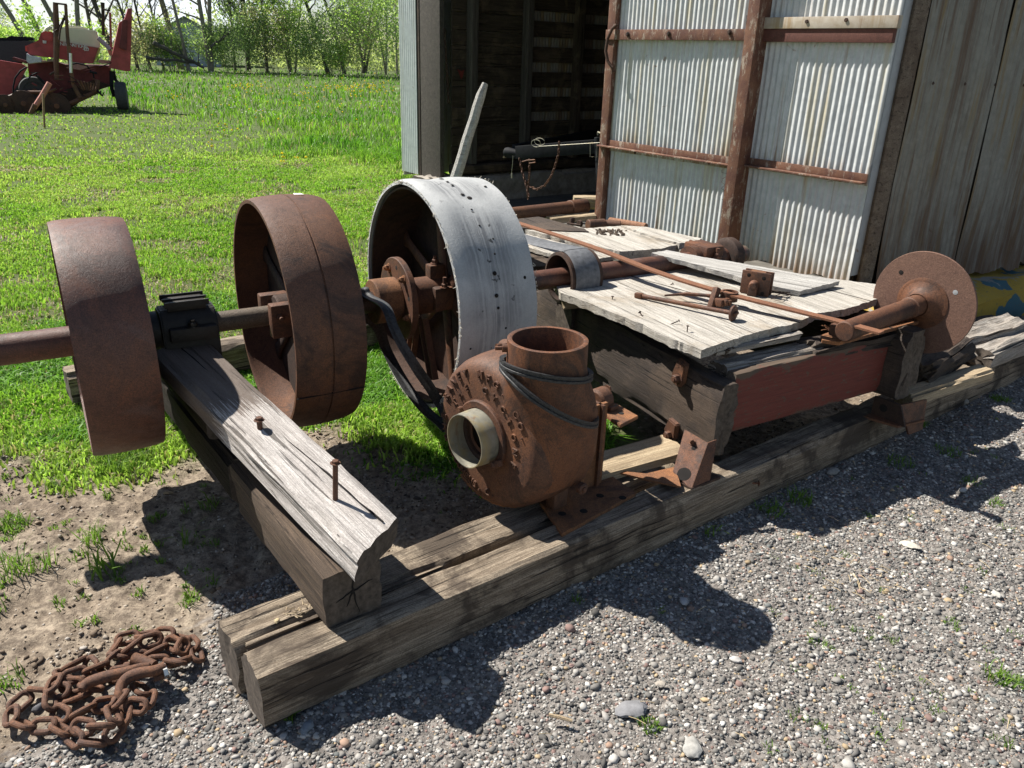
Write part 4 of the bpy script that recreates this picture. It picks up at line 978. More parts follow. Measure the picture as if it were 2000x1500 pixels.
# angle bracket at the beam foot: leaning plate with slot and big hole, triangular cheek and foot
def bk(px, py, off): return onp(px, py, S(1.80-off, .1, .3), A_)
f = [bk(1337, 838, .045), bk(1383, 865, .045), bk(1350, 957, .075), bk(1314, 921, .075)]
n_ = (f[1]-f[0]).cross(f[3]-f[0]).normalized()
f[3] = f[0]+(f[3]-f[0]); 
br = thing('angle_bracket', 'rusty iron angle bracket with a big round hole at the beam foot', 'bracket', S(1.72, .05, .17))
P4 = [at(1337, 838, .315), at(1383, 865, .298), at(1350, 957, .172), at(1314, 921, .20)]
g0 = P4[0]; ex = (P4[1]-P4[0]).normalized(); ey = (P4[3]-P4[0]).normalized()
pf = onp
pn = ex.cross(ey).normalized()
P4[2] = onp(1350, 957, g0, pn)
bp = slab('plate', P4, .010, M_RUST, ey, br, jag=0, down=-pn if pn.dot(-A_) > 0 else pn, bevel=.0015)
for (px, py, r_) in ((1336, 926, .026), (1355, 875, .009)):
    q = onp(px, py, g0, pn); nn = pn if pn.dot(-A_) > 0 else -pn
    MB().lathe([(0, 1e-4), (0, r_), (.0008, 1e-4)], 28, frame(nn, Z, q+nn*.0006), closed=False).build('hole', M_HOLE, bp)
q = onp(1352, 864, g0, pn); MB().hexbolt(q+(pn if pn.dot(-A_) > 0 else -pn)*.001, (pn if pn.dot(-A_) > 0 else -pn), .009, .012, .01).build('bolt', M_RUST, bp)
c4 = [P4[1], P4[2], P4[2]+A_*.10+B_*.0, P4[1]+A_*.05]
slab('cheek', c4, .010, M_RUST, Z, br, jag=0, down=B_)
slab('foot', [P4[2]+Z*.006, P4[2]+A_*.16+Z*.006, P4[2]+A_*.14+B_*.09+Z*.006, P4[2]+B_*.09+Z*.006], .010, M_RUSTD, A_, br, jag=.001)
tag(slab('iron_strap', [at(1180, 916, .19), at(1262, 925, .192), at(1318, 912, .195), at(1330, 950, .192), at(1300, 945, .19)], .007, M_RUSTO, at(1330, 950, .18)-at(1180, 916, .18), None, jag=.001),
    'thin rusty iron strap lying on the skid timber between blower and bracket', 'strap')
# U bracket under the far beam
ub = thing('angle_bracket', 'rusty folded iron bracket under the rounded dark beam end, on the skid edge', 'bracket', S(2.85, -.05, .15))
slab('plate', [S(2.80, -.10, .255), S(2.80, .02, .255), S(2.80, .02, .165), S(2.80, -.14, .165)], .010, M_RUSTD, Z, ub, jag=0, down=A_)
slab('plate', [S(2.80, -.10, .255), S(2.97, -.14, .255), S(2.95, -.15, .12), S(2.86, -.15, .115)], .010, M_RUSTC, Z, ub, jag=0, down=B_)
slab('foot', [S(2.74, .02, .172), S(2.98, .02, .172), S(2.95, -.15, .168), S(2.78, -.12, .168)], .010, M_RUSTC, A_, ub, jag=0)
MB().lathe([(0, 1e-4), (0, .018), (.0008, 1e-4)], 20, frame(-A_, Z, S(2.7995, -.03, .215)), closed=False).build('hole', M_HOLE, ub)
tag(timber('weathered_plank', S(1.36, .30, .185), S(1.78, .26, .185), .16, .045, M_WFRESH, n=20, seed=31, ra=.003, rag=.015), 'short pale plank end lying on the skid behind the iron strap', 'plank')

# ---- deck boards
def deckp(pts, z): return [at(px, py, z) for px, py in pts]
GR = B_*1.0+A_*.17
MAIN = [(1370, 684), (1430, 664), (1495, 644), (1560, 630), (1592, 612), (1650, 604), (1700, 588), (1778, 566), (1716, 556), (1640, 546), (1560, 536), (1450, 520), (1290, 500), (1240, 518), (1198, 530), (1150, 536), (1098, 541), (1083, 552), (1094, 570), (1140, 588), (1200, 612), (1262, 637), (1318, 664)]
dk = tag(slab('deck_board', deckp(MAIN, .622), .034, M_WDECK, GR, None, jag=.006, step=.012, seed=1),
         'large bleached board panel covering the frame top, clamp tool lying on it', 'board')
for (a, b) in (((1198, 530), (1562, 630)), ((1452, 521), (1700, 588))):
    p = at(*a, .6225); q = at(*b, .6225); pv = [p.lerp(q, k/24)+A_*.004*noise.noise(Vector((k*.6, a[0], 0))) for k in range(25)]
    MB().tube(pv, [.0022+.0016*noise.noise(Vector((k*.5, 2, 0))) for k in range(25)], 5).build('board_joint', M_HOLE, dk)
for (px, py, dx, dy, h_) in ((1342, 648, .0, .0, .024), (1311, 633, .03, .0, .016), (1128, 561, 0, 0, .022), (1196, 585, 0, 0, .014), (1255, 618, -.01, .02, .012), (1310, 556, .01, .0, .006)):
    b = at(px, py, .622); spike('nail', dk, b, b+Vector((dx, dy, h_)), .0022, M_RUSTD, 2.2)
timber('batten', at(1110, 575, .575), at(1420, 690, .575)+A_*.02, .06, .035, M_WMID, dk, n=30, seed=21, rag=.02)
timber('batten', at(1395, 690, .578), at(1560, 655, .578), .035, .022, M_WGREY, dk, n=20, seed=22, rag=.02)
tag(timber('loose_block', at(1100, 592, .57), at(1128, 590, .57)+A_*.03, .035, .05, M_WFRESH, n=8, seed=23), 'small splintered wood block under the near left deck corner', 'block')
def warped(name, a, b, w0, w1, th, mat, label, bowz, seed, za, zb):
    """long thin board from a to b (pixel, height), width tapering w0->w1"""
    p = at(*a, za); q = at(*b, zb); L = (q-p).length; M = frame(q-p, Z, p); n = 40; vs = []; fs = []
    for i in range(n+1):
        t = i/n; wd = w0+(w1-w0)*min(1, t*1.6); zz = bowz*4*t*(1-t)
        j1 = .006*noise.noise(Vector((t*14, seed, 0))); j2 = .006*noise.noise(Vector((t*14, seed, 5))); e = .02*(1-t)**6
        for (u, v) in ((-.5, .5), (-.25, .5), (0, .5), (.25, .5), (.5, .5), (.5, -.5), (-.5, -.5)):
            vs.append((t*L, u*wd+(j1 if u < 0 else j2), v*th+zz+.0015*noise.noise(Vector((t*30, u*20, seed)))))
    for i in range(n):
        for k in range(7): fs.append((i*7+k, i*7+(k+1) % 7, (i+1)*7+(k+1) % 7, (i+1)*7+k))
    fs += [tuple(range(7)), tuple(n*7+k for k in range(6, -1, -1))]
    return tag(MB().add(vs, fs).build(name, mat, None, M, local=True), label, 'board')
tag(slab('loose_board', [at(*q) for q in ((1272, 494, .70), (1302, 489, .70), (1380, 503, .69), (1460, 516, .68), (1640, 549, .652), (1604, 559, .65), (1562, 569, .648), (1490, 555, .656), (1420, 535, .668), (1335, 509, .69))], .022, M_WSILVER, at(1640, 549, .652)-at(1302, 489, .70), None, jag=.006, step=.012, seed=9),
    'silver-white split board lying slantwise across the back of the bleached deck', 'board')
tag(slab('deck_board', deckp([(1006, 428), (1052, 424), (1140, 446), (1212, 441), (1246, 449), (1328, 476), (1290, 486), (1210, 491), (1120, 470), (1025, 448)], .655), .055, M_WDECK, GR, None, jag=.008, step=.015, seed=2), 'half-shaded broad board at the back of the frame, nearest the barn opening', 'board')
tag(slab('deck_board', deckp([(1004, 428), (1052, 423), (1142, 447), (1150, 452), (1090, 450), (1016, 445)], .662), .03, M_WDARK, GR, None, jag=.004, step=.015, seed=6), 'dark grey piece painting the shade on the half-shaded board, nearest the barn', 'board')  # dark piece laid over the board to stand in for its shade
tag(slab('deck_board', deckp([(1213, 440), (1262, 443), (1371, 466), (1365, 471), (1327, 475), (1280, 463)], .668), .035, M_WDECK, GR, None, jag=.008, step=.015, seed=3), 'narrow pale board end lying against the corrugated door foot', 'board')
tag(slab('deck_board', deckp([(1000, 470), (1110, 478), (1150, 505), (1060, 520), (1000, 520)], .60), .03, M_WMID, GR, None, jag=.005, step=.02, seed=4), 'shadowed brown board beneath the faded flat belt', 'board')
tag(slab('deck_board', deckp([(1020, 452), (1080, 470), (1200, 500), (1130, 512), (1020, 480)], .63), .02, M_WDECK, GR, None, jag=.005, step=.02, seed=5), 'thin pale lath with nails beside the flat belt', 'board')
mb = MB(); rr_ = random.Random(3)
for k in range(60):
    q = at(rr_.uniform(1165, 1225), rr_.uniform(448, 460), .657); s_ = rr_.uniform(.006, .014); mb.add([tuple(q+Vector(IV[i])*s_*rr_.uniform(.6, 1.2)) for i in range(12)], [tuple(f_) for f_ in IF])
tag(mb.build('debris', M_WMID, None, smooth=False), 'crumbled brown debris heap on the half-shaded board', 'debris')['kind'] = 'stuff'

# ---- rusty flat bar across the deck
pbar = [at(1000, 432, .735), at(1150, 480, .722), at(1280, 530, .70), at(1400, 568, .680), at(1550, 606, .665), at(1640, 628, .66), at(1722, 650, .658)]
def barside(p, t): return A_*.93+B_*.2 if t < 2 else A_
bar = strap('flat_bar', pbar, .044, .008, rust('bar_rust', (.20, .085, .045), (.27, .12, .06), (.12, .055, .035), 1.0), barside, 'long rusty flat iron bar lying diagonally across the bleached deck', 'bar')

# ---- bearing bracket (drilled double plate) on the deck
fb = thing('bracket_block', 'rusty drilled iron block of two upright plates standing on the bleached deck', 'bracket', at(1478, 580, .622))
q0 = at(1445, 570, .625); q1 = at(1500, 580, .625); ex = (q1-q0); wd_ = ex.length; ex.normalize(); dp = Z.cross(ex)
def fbp(u, h, d): return q0+ex*u+Z*h+dp*d
for d_, hh in ((0, .105), (.045, .103)):
    pl_ = MB().box((wd_/2, d_, hh/2), (wd_, .014, hh), frame(ex, Z, q0), .002).build('plate', M_RUST, fb)
    if d_ == 0:
        for (u, h) in ((.25, .82), (.78, .78), (.80, .12)):
            MB().lathe([(0, 1e-4), (0, .009), (.0008, 1e-4)], 16, frame(-dp, Z, fbp(wd_*u, hh*h, -.0075)), closed=False).build('hole', M_HOLE, pl_)
MB().box((wd_/2, .022, .10), (wd_*.5, .03, .006), frame(ex, Z, q0)).build('top_strip', M_RUSTO, fb)
mb = MB(); M = frame(-dp, Z, fbp(wd_*.48, 0.0, -.006)); mb.lathe([(0, .001), (0, .024), (.02, .020), (.03, .014), (.03, .001)], 20, frame(-dp, Z, fbp(wd_*.48, .045, -.006)), closed=False); mb.box((.012, 0, .02), (.028, .042, .045), M, .004); mb.build('boss', M_RUST, fb)
mb = MB()
for (a, b) in (((1505, 566), (1545, 577)), ((1505, 572), (1552, 572)), ((1506, 580), (1550, 570)), ((1506, 584), (1540, 577)), ((1520, 560), (1545, 568))):
    mb.tube([at(*a, .64), at((a[0]+b[0])/2, (a[1]+b[1])/2-2, .645), at(*b, .63)], .0018, 5)
tag(mb.build('wire_ends', M_RUSTD), 'bunch of bent rusty wires beside the drilled iron block', 'wire')

# ---- clamp tool with two rods on the deck
ct = thing('clamp_tool', 'rusty clamp with two long rods and a round foot, lying on the bleached deck', 'clamp', at(1400, 600, .622))
ra_ = at(1248, 577, .635); rb_ = at(1432, 612, .655)
MB().cyl(ra_, rb_, .0095, 14, .002).build('rod', M_RUST, ct)
M = frame(rb_-ra_, Z, ra_); MB().box((0, 0, 0), (.035, .026, .022), M, .004).build('rod_head', M_RUST, ct)
rc_ = at(1298, 577, .645); MB().tube([rc_, at(1340, 574, .655), at(1392, 578, .665)], [.004, .008, .008], 12).build('rod', M_RUST, ct)
dkc = at(1432, 612, .652); ax = (rb_-ra_).normalized()
MB().cyl(dkc-ax*.006, dkc+ax*.007, .033, 28, .003).build('round_foot', M_RUST, ct)
MB().box((.012, 0, 0), (.012, .034, .012), frame(ax, Z+B_*-.5, dkc), .003).build('foot_lug', M_RUSTC, ct)
yk = at(1392, 586, .655)
mb = MB(); M = frame((Z*.8+B_*.1+A_*.35).normalized(), A_, yk-Z*.02); mb.box((.03, 0, 0), (.095, .028, .032), M, .009); mb.build('jaw', M_RUST, ct)
mb = MB(); M = frame(A_, Z, at(1405, 590, .65)); mb.box((.02, 0, .0), (.075, .05, .034), M, .007); mb.box((.005, -.03, .004), (.018, .014, .024), M, .003); mb.box((.03, -.03, .0), (.016, .014, .024), M, .003); mb.build('body', M_RUST, ct)
MB().lathe([(-.022, .028), (-.022, .038), (.018, .038), (.018, .028)], 36, frame(Z, A_, at(1424, 577, .668))).build('ring', M_RUST, ct)

# ---- spindle with steel disc
SPC = S(3.03, .015, .665); sx = hd(52); q0 = S(2.44, .045, .655)
SPC = at(1801, 592, .655); q0 = at(1640, 651, .632)
sx = (SPC-q0).normalized()
dsn = thing('disc_spindle', 'rusty round steel disc on a thick horizontal spindle at the frame end', 'spindle', Vector((SPC.x, SPC.y, .55)))
MB().cyl(q0+sx*.03, SPC-sx*.10, .041, 32, .004).build('pipe', M_RUST, dsn)
MB().cyl(SPC-sx*.115, SPC-sx*.02, .046, 36, .004).build('collar', M_RUSTC, dsn)
ds = MB().lathe([(0, .04), (0, .224), (.003, .2255), (.008, .2255), (.010, .224), (.010, .04)], 120, frame(sx, Z, SPC)).build('disc', rust('disc_rust', (.185, .10, .072), (.22, .125, .085), (.11, .06, .045), .8, None, .75), dsn)
MB().lathe([(-.006, .001), (-.006, .10), (-.002, .112), (.0, .112)], 64, frame(sx, Z, SPC-sx*.001), closed=False).lathe([(-.05, .05), (-.03, .056), (-.012, .078), (-.006, .10)], 48, frame(sx, Z, SPC), closed=False).build('hub_flange', M_RUST, ds)
for (px, py) in ((1760, 532), (1866, 571)):
    q = onp(px, py, SPC, sx); MB().lathe([(0, 1e-4), (0, .0105), (.0007, 1e-4)], 20, frame(-sx, Z, q-sx*.0006), closed=False).build('hole', M_HOLE if px < 1800 else M_TRIM, ds)
bp1 = [at(1603, 655, .575), at(1640, 640, .575), at(1815, 598, .575), at(1823, 612, .575), at(1800, 626, .575), at(1640, 668, .575), at(1606, 664, .575)]
bpl = slab('base_plate', bp1, .014, M_RUSTO, sx, dsn, jag=.001, bevel=0)
mb = MB(); mb.seg(at(1660, 645, .59), at(1800, 612, .59), .02, .02); mb.build('plate_rib', M_RUST, bpl)
for (px, py) in ((1770, 628), (1740, 640)):
    q = at(px, py, .5755); MB().lathe([(0, 1e-4), (0, .008), (.0007, 1e-4)], 12, frame(Z, A_, q), closed=False).build('hole', M_HOLE, bpl)
q = at(1793, 617, .577); MB().hexbolt(q, Z, .012, .012).build('bolt', M_BRIGHT, bpl)
for k, (px, py) in enumerate(((1625, 645), (1638, 650), (1650, 655))):
    q = at(px, py, .577); MB().hexbolt(q, Z, .012, .018+.01*k).build('bolt', M_RUST, bpl)
mb = MB(); M = frame(sx, Z, at(1642, 652, .60)); mb.box((0, 0, .01), (.04, .09, .05), M, .01); mb.build('clamp', M_RUST, dsn)
mb = MB()
for k in range(5): p = at(1622, 642, .60); mb.tube([p, p-A_*random.uniform(.03, .06)+Z*random.uniform(-.01, .02)+B_*random.uniform(-.01, .02)], .002, 5)
mb.build('split_pin', M_RUSTO, dsn)

# ---- broken timbers to the right
tag(timber('broken_timber', at(1762, 778, .215), at(1921, 728, .215), .10, .06, M_WFRESH, n=30, seed=41, rag=.012, ra=.003), 'pale squared board lying on the skid right of the dark beam end', 'timber')
tag(timber('broken_timber', at(1915, 700, .225), at(2060, 640, .225), .13, .11, M_WGREY, n=30, seed=42, rag=.03, ra=.008, wear=.02), 'split grey timber lying on the skid at the right edge', 'timber')
tag(timber('broken_timber', at(1860, 672, .26), at(1985, 630, .30), .16, .07, M_WGREY, n=40, seed=43, rag=.05, ra=.016, wear=.03), 'jagged broken grey timber leaning near the painted foundation', 'timber')
tag(timber('broken_timber', at(1800, 730, .27), at(1880, 680, .30), .12, .12, M_WDARK, n=40, seed=44, rag=.06, ra=.02, wear=.03), 'dark rotten timber stump directly below the steel disc', 'timber')
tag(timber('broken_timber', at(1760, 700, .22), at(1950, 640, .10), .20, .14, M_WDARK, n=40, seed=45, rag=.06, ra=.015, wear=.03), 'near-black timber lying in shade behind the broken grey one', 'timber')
# ---- white pole
pb_ = at(838, 520, .02); pt_ = far(946, 163, math.hypot(pb_.x, pb_.y)+.25)
mb = MB(); pv = [pb_.lerp(pt_, k/16)+A_*.012*math.sin(k*.7)*noise.noise(Vector((k*.4, 7, 1))) for k in range(17)]
mb.tube(pv, [.052-.016*k/16-(.012 if k == 16 else 0) for k in range(17)], 9); tag(mb.build('wooden_pole', M_WSILVER), 'whitish peeled wooden pole leaning behind the big white wheel', 'pole')

# ================================================================== BARN
def F(u, v=0, z=0): return C0+BU*u+BV*v+Z*z
def fu(px, py, v=0.0):
    p = onp(px, py, F(0, v), BV)-C0; return p.dot(BU), p.z
def rv(px, py, off=0.0):
    p = onp(px, py, C0-BU*off, BU)-C0; return p.dot(BV), p.z
barn = thing('barn', 'old corrugated-metal barn with open doorway, dark board interior and painted concrete foundation', 'barn', C0)
def corr(name, O, X, N_, wd, z0, z1, mat, parent, pitch=.043, amp=.0050, ph=0.0, warp=0.0, curl=0.0, seed=0, twist=0.0, zj=0.0, skew=0.0, taper=0.0):
    """corrugated sheet: starts at O, runs wd along X, faces N_"""
    M = frame(X, Z, Vector((O.x, O.y, z0))); s_ = 1 if (M.to_3x3() @ Vector((0, 1, 0))).dot(N_) > 0 else -1
    nx = max(8, int(wd/pitch*8)); nz = 26; vs = []; fs = []
    for j in range(nz+1):
        q = j/nz; zz = (z1-z0)*(q**1.5 if curl or zj else q)
        for i in range(nx+1):
            x = wd*i/nx; d = amp*math.sin(2*math.pi*(x/pitch)+ph)
            d += warp*noise.noise(Vector((x*1.8, zz*.9, seed)))+curl*math.exp(-zz*9)*(noise.noise(Vector((x*5, 0, seed+3)))+.25)
            d += twist*(x/wd)*max(0, 1-zz/1.6)
            zb = zz+(zj*noise.noise(Vector((x*7, seed, 0)))*max(0, 1-q*14))
            vs.append((x*(1-taper*max(0, 1-zz/1.3)**2)+skew*(zz), s_*d, zb))
    for j in range(nz):
        for i in range(nx): a = j*(nx+1)+i; fs.append((a, a+1, a+nx+2, a+nx+1))
    me_n = len(vs); vs += [(x, y-s_*.0012, z) for x, y, z in vs]; fs += [tuple(k+me_n for k in reversed(f)) for f in fs]
    for i in range(nx): fs.append((i, i+me_n, i+1+me_n, i+1)); a = nz*(nx+1)+i; fs.append((a, a+1, a+1+me_n, a+me_n))
    return MB().add(vs, fs).build(name, mat, parent, M, ang=60, local=True)
DV = -.14                                                            # the door hangs in front of the wall
uR = fu(1706, 300, DV)[0]; uL = fu(1190, 250, DV)[0]; uP = fu(1448, 400, DV)[0]; zB1 = fu(1330, 68, DV-.02)[1]; zB2 = fu(1300, 303, DV-.03)[1]; zC1 = fu(1630, 45, DV-.02)[1]; zC2 = fu(1580, 341, DV-.03)[1]
ZTOP = 3.3; ZDB = .33
door = corr('door', F(uR, DV), BU, -BV, uP-uR-.0, zC2-.02, ZTOP, M_GALV, barn, seed=1, warp=.006)
uS = fu(1342, 200, DV)[0]
corr('sheet', F(uR, DV+.012), BU, -BV, uP-uR, ZDB, zC2+.10, M_GALV, door, seed=2, ph=1.1, warp=.008, zj=.05)
corr('sheet', F(uP, DV), BU, -BV, uS-uP, zB2-.03, ZTOP, M_GALV, door, seed=3, warp=.008)
corr('sheet', F(uS-.03, DV+.010), BU, -BV, uL-uS+.03, zB2-.035, ZTOP, M_GALV, door, seed=4, ph=.8, warp=.008, skew=.006)
corr('sheet', F(uP, DV+.014), BU, -BV, uS-uP, ZDB-.06, zB2+.08, M_GALV, door, seed=5, ph=.5, warp=.006)
corr('sheet', F(uS-.01, DV+.022), BU, -BV, uL-uS+.01, ZDB-.08, zB2+.08, M_GALV, door, seed=6, ph=2, warp=.006)
def dbox(name, u0, u1, v0, v1, z0, z1, mat, parent, b=.002): 
    M = frame(BU, Z, F(0, 0, 0)); lo = (min(u0, u1), min(v0, v1), z0)
    # local y of the frame is Z x BU
    Y = Z.cross(BU); sg = 1 if Y.dot(BV) > 0 else -1
    return MB().box(((u0+u1)/2, sg*(v0+v1)/2, (z0+z1)/2), (abs(u1-u0), abs(v1-v0), z1-z0), M, b).build(name, mat, parent)
pu = fu(1432, 480, DV-.03)[0]
dbox('door_post', uP-.02, uP+.065, DV-.125, DV+.02, .28, ZTOP, M_IRON, door)
dbox('door_frame', uL-.01, uL+.07, DV-.03, DV+.03, .24, ZTOP, M_IRON, door)
dbox('door_rail', uP+.076, uL+.07, DV-.046, DV-.010, zB1-.035, zB1+.035, M_IRON, door)
dbox('door_rail', uP+.076, uL+.07, DV-.062, DV-.010, zB2-.006, zB2+.004, M_IRON, door)
dbox('door_rail', uP+.076, uL+.07, DV-.016, DV-.010, zB2+.005, zB2+.05, M_IRON, door)
dbox('door_rail', uR-.0, uP-.012, DV-.062, DV-.010, zC2-.006, zC2+.004, M_IRON, door)
dbox('door_rail', uR-.0, uP-.012, DV-.016, DV-.010, zC2+.005, zC2+.05, M_IRON, door)
dbox('door_rail', uR-.02, uP-.012, DV-.055, DV-.010, zC1-.030, zC1+.035, galv('pale_rusty_bar', (.50, .45, .38), (.35, .28, .2), .8, warm=(.3, .2, .1), metal=.05), door)
dbox('door_rail', uR-.0, uP-.012, DV-.045, DV-.010, zC1-.105, zC1-.032, rust('band_maroon', (.12, .04, .03), (.18, .07, .05)), door)
for k, (px, py) in enumerate(((1226, 67), (1306, 66), (1425, 63), (1577, 42), (1654, 39))):
    u_, z_ = fu(px, py, DV-.05); MB().hexbolt(F(u_, DV-.048, z_), -BV, .012, .012).build('door_bolt', M_RUSTD, door)
for k, (px, py) in enumerate(((1240, 298), (1298, 302), (1385, 318), (1445, 170))):
    u_, z_ = fu(px, py, DV-.02); MB().hexbolt(F(u_, DV-.018, z_), -BV, .008, .006).build('door_bolt', M_RUSTD, door)
# curved pull handle on the left frame and a tangle of wire
hp = [fu(px, py, DV-.06) for px, py in ((1203, 48), (1197, 56), (1190, 75), (1187, 100), (1190, 120), (1197, 132), (1197, 140))]
MB().tube([F(u_, DV-.05-.03*math.sin(k/6*3.14), z_) for k, (u_, z_) in enumerate(hp)], .012, 10).build('door_handle', M_RUSTD, door)
mb = MB(); rr_ = random.Random(8)
for (cx, cy, w_, h_, n_) in ((1418, 365, 9, 34, 22), (1462, 58, 4, 28, 6)):
    pv = []
    for k in range(n_): u_, z_ = fu(cx+rr_.uniform(-w_, w_), cy-h_+2*h_*k/n_, DV-.03); pv.append(F(u_, DV-.025-.02*rr_.random(), z_))
    mb.tube(pv, .0016, 4)
mb.build('tie_wire', M_RUSTD, door)
# corner trim
dbox('corner_trim', -.012, .085, -.012, .0, .30, ZTOP+.2, M_TRIM, barn, .001)
MB().box((0, 0, 0), (.012, .10, 3.1), frame(BU, Z, F(-.008, .05, 1.9))).build('corner_trim', M_TRIM, barn)
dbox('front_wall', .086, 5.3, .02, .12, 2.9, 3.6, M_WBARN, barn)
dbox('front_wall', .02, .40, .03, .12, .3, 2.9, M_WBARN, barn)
# right wall: board strip and overlapping stained sheets, bottom edges bent
vv = [rv(1698, 545)[0], rv(1846, 505)[0], rv(1968, 535)[0]]; vv = [vv[0], vv[1], max(vv[2], vv[1]+.7), vv[1]+1.55, vv[1]+2.4, vv[1]+3.3]
BR = hd(62); NR = hd(152)
def rw(px, py): p = onp(px, py, C0, NR)-C0; return p.dot(BR)
vv = [rw(1700, 545), rw(1848, 520), rw(1968, 525)]; vv = [vv[0], vv[1], max(vv[2], vv[1]+.45), vv[1]+1.3, vv[1]+2.1, vv[1]+3.0]
MB().box((vv[0]/2+.035, 0, 1.85), (vv[0]-.09, .02, 3.15), frame(BR, Z, C0+NR*.012), .003).build('corner_board', M_CORNER, barn)
for k in range(5):
    wdt = vv[k+1]-vv[k]-.014
    corr('siding_sheet', C0+BR*(vv[k]+(.0 if k else .012))+NR*(.026+.022*(k % 2)), BR, NR, wdt, .275, 3.5, M_GALVD, barn, seed=10+k, warp=.02, curl=.045, twist=.05 if k < 3 else 0, zj=.05, amp=.0042, skew=-.012, taper=.05)
for k in range(9):
    MB().lathe([(0, 1e-4), (0, .010), (.005, .006), (.006, 1e-4)], 10, frame(NR, Z, C0+BR*(vv[0]+.12+.30*k)+NR*.055+Z*1.52), closed=False).build('nail_head', M_RUSTD, barn)
MB().box((5, 0, 1.87), (10, .04, 3.46), frame(BR, Z, C0-NR*.05+BR*.02)).build('added_light_tight_wall', M_WBARN, barn)  # backing wall added behind the sheets to keep daylight out
# left corner of the front wall
uc0 = fu(820, 180)[0]; uc1 = fu(787, 180)[0]; uj = fu(860, 180)[0]
corr('siding_sheet', F(uc0+.03, -.02), BU, -BV, uc1-uc0, .30, 3.5, galv('sunlit_white_sheet', (.80, .82, .82), (.62, .64, .65), .2), barn, seed=20, amp=.0060)  # brighter zinc copy, sunlight put into the colour
dbox('jamb_post', uj, uc0-.02, -.005, .05, .30, 3.4, M_WJAMB, barn, .006)
dbox('corner_batten', uc0-.018, uc0+.03, -.012, .05, .28, 3.4, M_WDARK, barn, .004)
MB().box((5, 0, 1.9), (10, .01, 3.3), frame(BV, Z, F(uc1+.02, 0, 0))).build('siding_sheet', M_GALV, barn)
ui = uj+.015                                                          # inner face of the left wall
def iv(px, py): p = onp(px, py, F(ui, 0), BU)-C0; return p.dot(BV), p.z
v1 = iv(918, 200)[0]; v2 = iv(1023, 200)[0]; v3 = iv(1120, 200)[0]
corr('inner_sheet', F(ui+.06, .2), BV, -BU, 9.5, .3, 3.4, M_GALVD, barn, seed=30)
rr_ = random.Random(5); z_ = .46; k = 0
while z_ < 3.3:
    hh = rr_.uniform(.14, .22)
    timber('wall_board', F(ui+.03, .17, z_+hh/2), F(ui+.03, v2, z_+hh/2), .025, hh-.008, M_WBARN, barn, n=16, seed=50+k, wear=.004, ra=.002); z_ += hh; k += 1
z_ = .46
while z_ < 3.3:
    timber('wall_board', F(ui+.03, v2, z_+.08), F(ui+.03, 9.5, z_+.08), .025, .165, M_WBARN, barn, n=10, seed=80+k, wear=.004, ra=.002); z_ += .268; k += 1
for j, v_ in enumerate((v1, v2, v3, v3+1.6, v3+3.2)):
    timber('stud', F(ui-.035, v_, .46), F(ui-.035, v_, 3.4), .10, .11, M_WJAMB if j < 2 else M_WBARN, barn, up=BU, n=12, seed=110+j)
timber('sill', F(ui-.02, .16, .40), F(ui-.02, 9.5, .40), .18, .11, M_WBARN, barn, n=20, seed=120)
def rough_block(name, p, q, wd, h, mat, parent, seed=0, ra=.02): return timber(name, p, q, wd, h, mat, parent, n=70, ra=ra, seed=seed, wear=.03)
FG = Vector((2.966, 4.917, 0)); FH = hd(53); rough_block('foundation', FG-FH*1.05-hd(143)*.36+Z*.105, FG+FH*8-hd(143)*.36+Z*.105, .72, .29, M_CONC, barn, 61, .016)
rough_block('foundation', F(ui+.06, -.06, .13), F(ui+.06, 9.4, .16), .38, .38, M_CONCP, barn, 62, .02)
rough_block('foundation', F(ui+.15, -.12, .15), F(ui+.15, .3, .15), .62, .31, M_CONCP, barn, 63, .03)
dbox('floor', .2, ui, .1, 9.5, -.03, .035, M_CONCD, barn, 0)
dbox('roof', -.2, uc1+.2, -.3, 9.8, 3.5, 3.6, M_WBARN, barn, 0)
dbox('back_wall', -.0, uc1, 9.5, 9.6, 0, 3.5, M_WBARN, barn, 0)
# things on the inner wall: hanging chain, red rag
def chain_mesh(mb, pts, L, wd, r, roll0=0, seg=10):
    """links threaded along a polyline"""
    P = [Vector(p) for p in pts]; d = [0]
    for i in range(1, len(P)): d.append(d[-1]+(P[i]-P[i-1]).length)
    pitch = L-2*r*1.15; n = int(d[-1]/pitch); out = []
    for k in range(n+1):
        s = k*pitch; i = 0
        while i < len(d)-2 and d[i+1] < s: i += 1
        t = (s-d[i])/max(1e-6, d[i+1]-d[i]); c = P[i].lerp(P[i+1], min(1, t)); tn = (P[i+1]-P[i]).normalized()
        out.append((c, tn))
    return out
def link_mesh(mb, c, tn, up, L, wd, r, n=8, seg=14):
    M = frame(tn, up, c); pts = []
    a = L/2-wd/2; b = wd/2-r
    for k in range(seg):
        an = 2*math.pi*k/seg; x = b*math.cos(an)+(a if math.cos(an) > 0 else -a)*(1 if abs(math.cos(an)) > .01 else 0); pts.append(M @ Vector((x, b*math.sin(an), 0)))
    mb.tube(pts, r, n, closed=True)
def small_chain(name, pts, L, wd, r, mat, parent, label=None):
    mb = MB()
    for k, (c, tn) in enumerate(chain_mesh(None, pts, L, wd, r)):
        up = Vector((0, 0, 1)) if abs(tn.z) < .8 else BV*-1.0
        up2 = up if k % 2 else tn.cross(up)
        link_mesh(mb, c, tn, up2, L, wd, r, 5, 10)
    o = mb.build(name, mat, parent); 
    if label: o['label'] = label
    return o
cw = [onp(px, py, F(ui-.02, 0), BU) for px, py in ((868, 60), (871, 110), (874, 160), (876, 200))]
tag(small_chain('hanging_chain', cw, .05, .03, .005, M_RUSTD, None), 'dark chain hanging on the inner board wall behind the jamb post', 'chain')
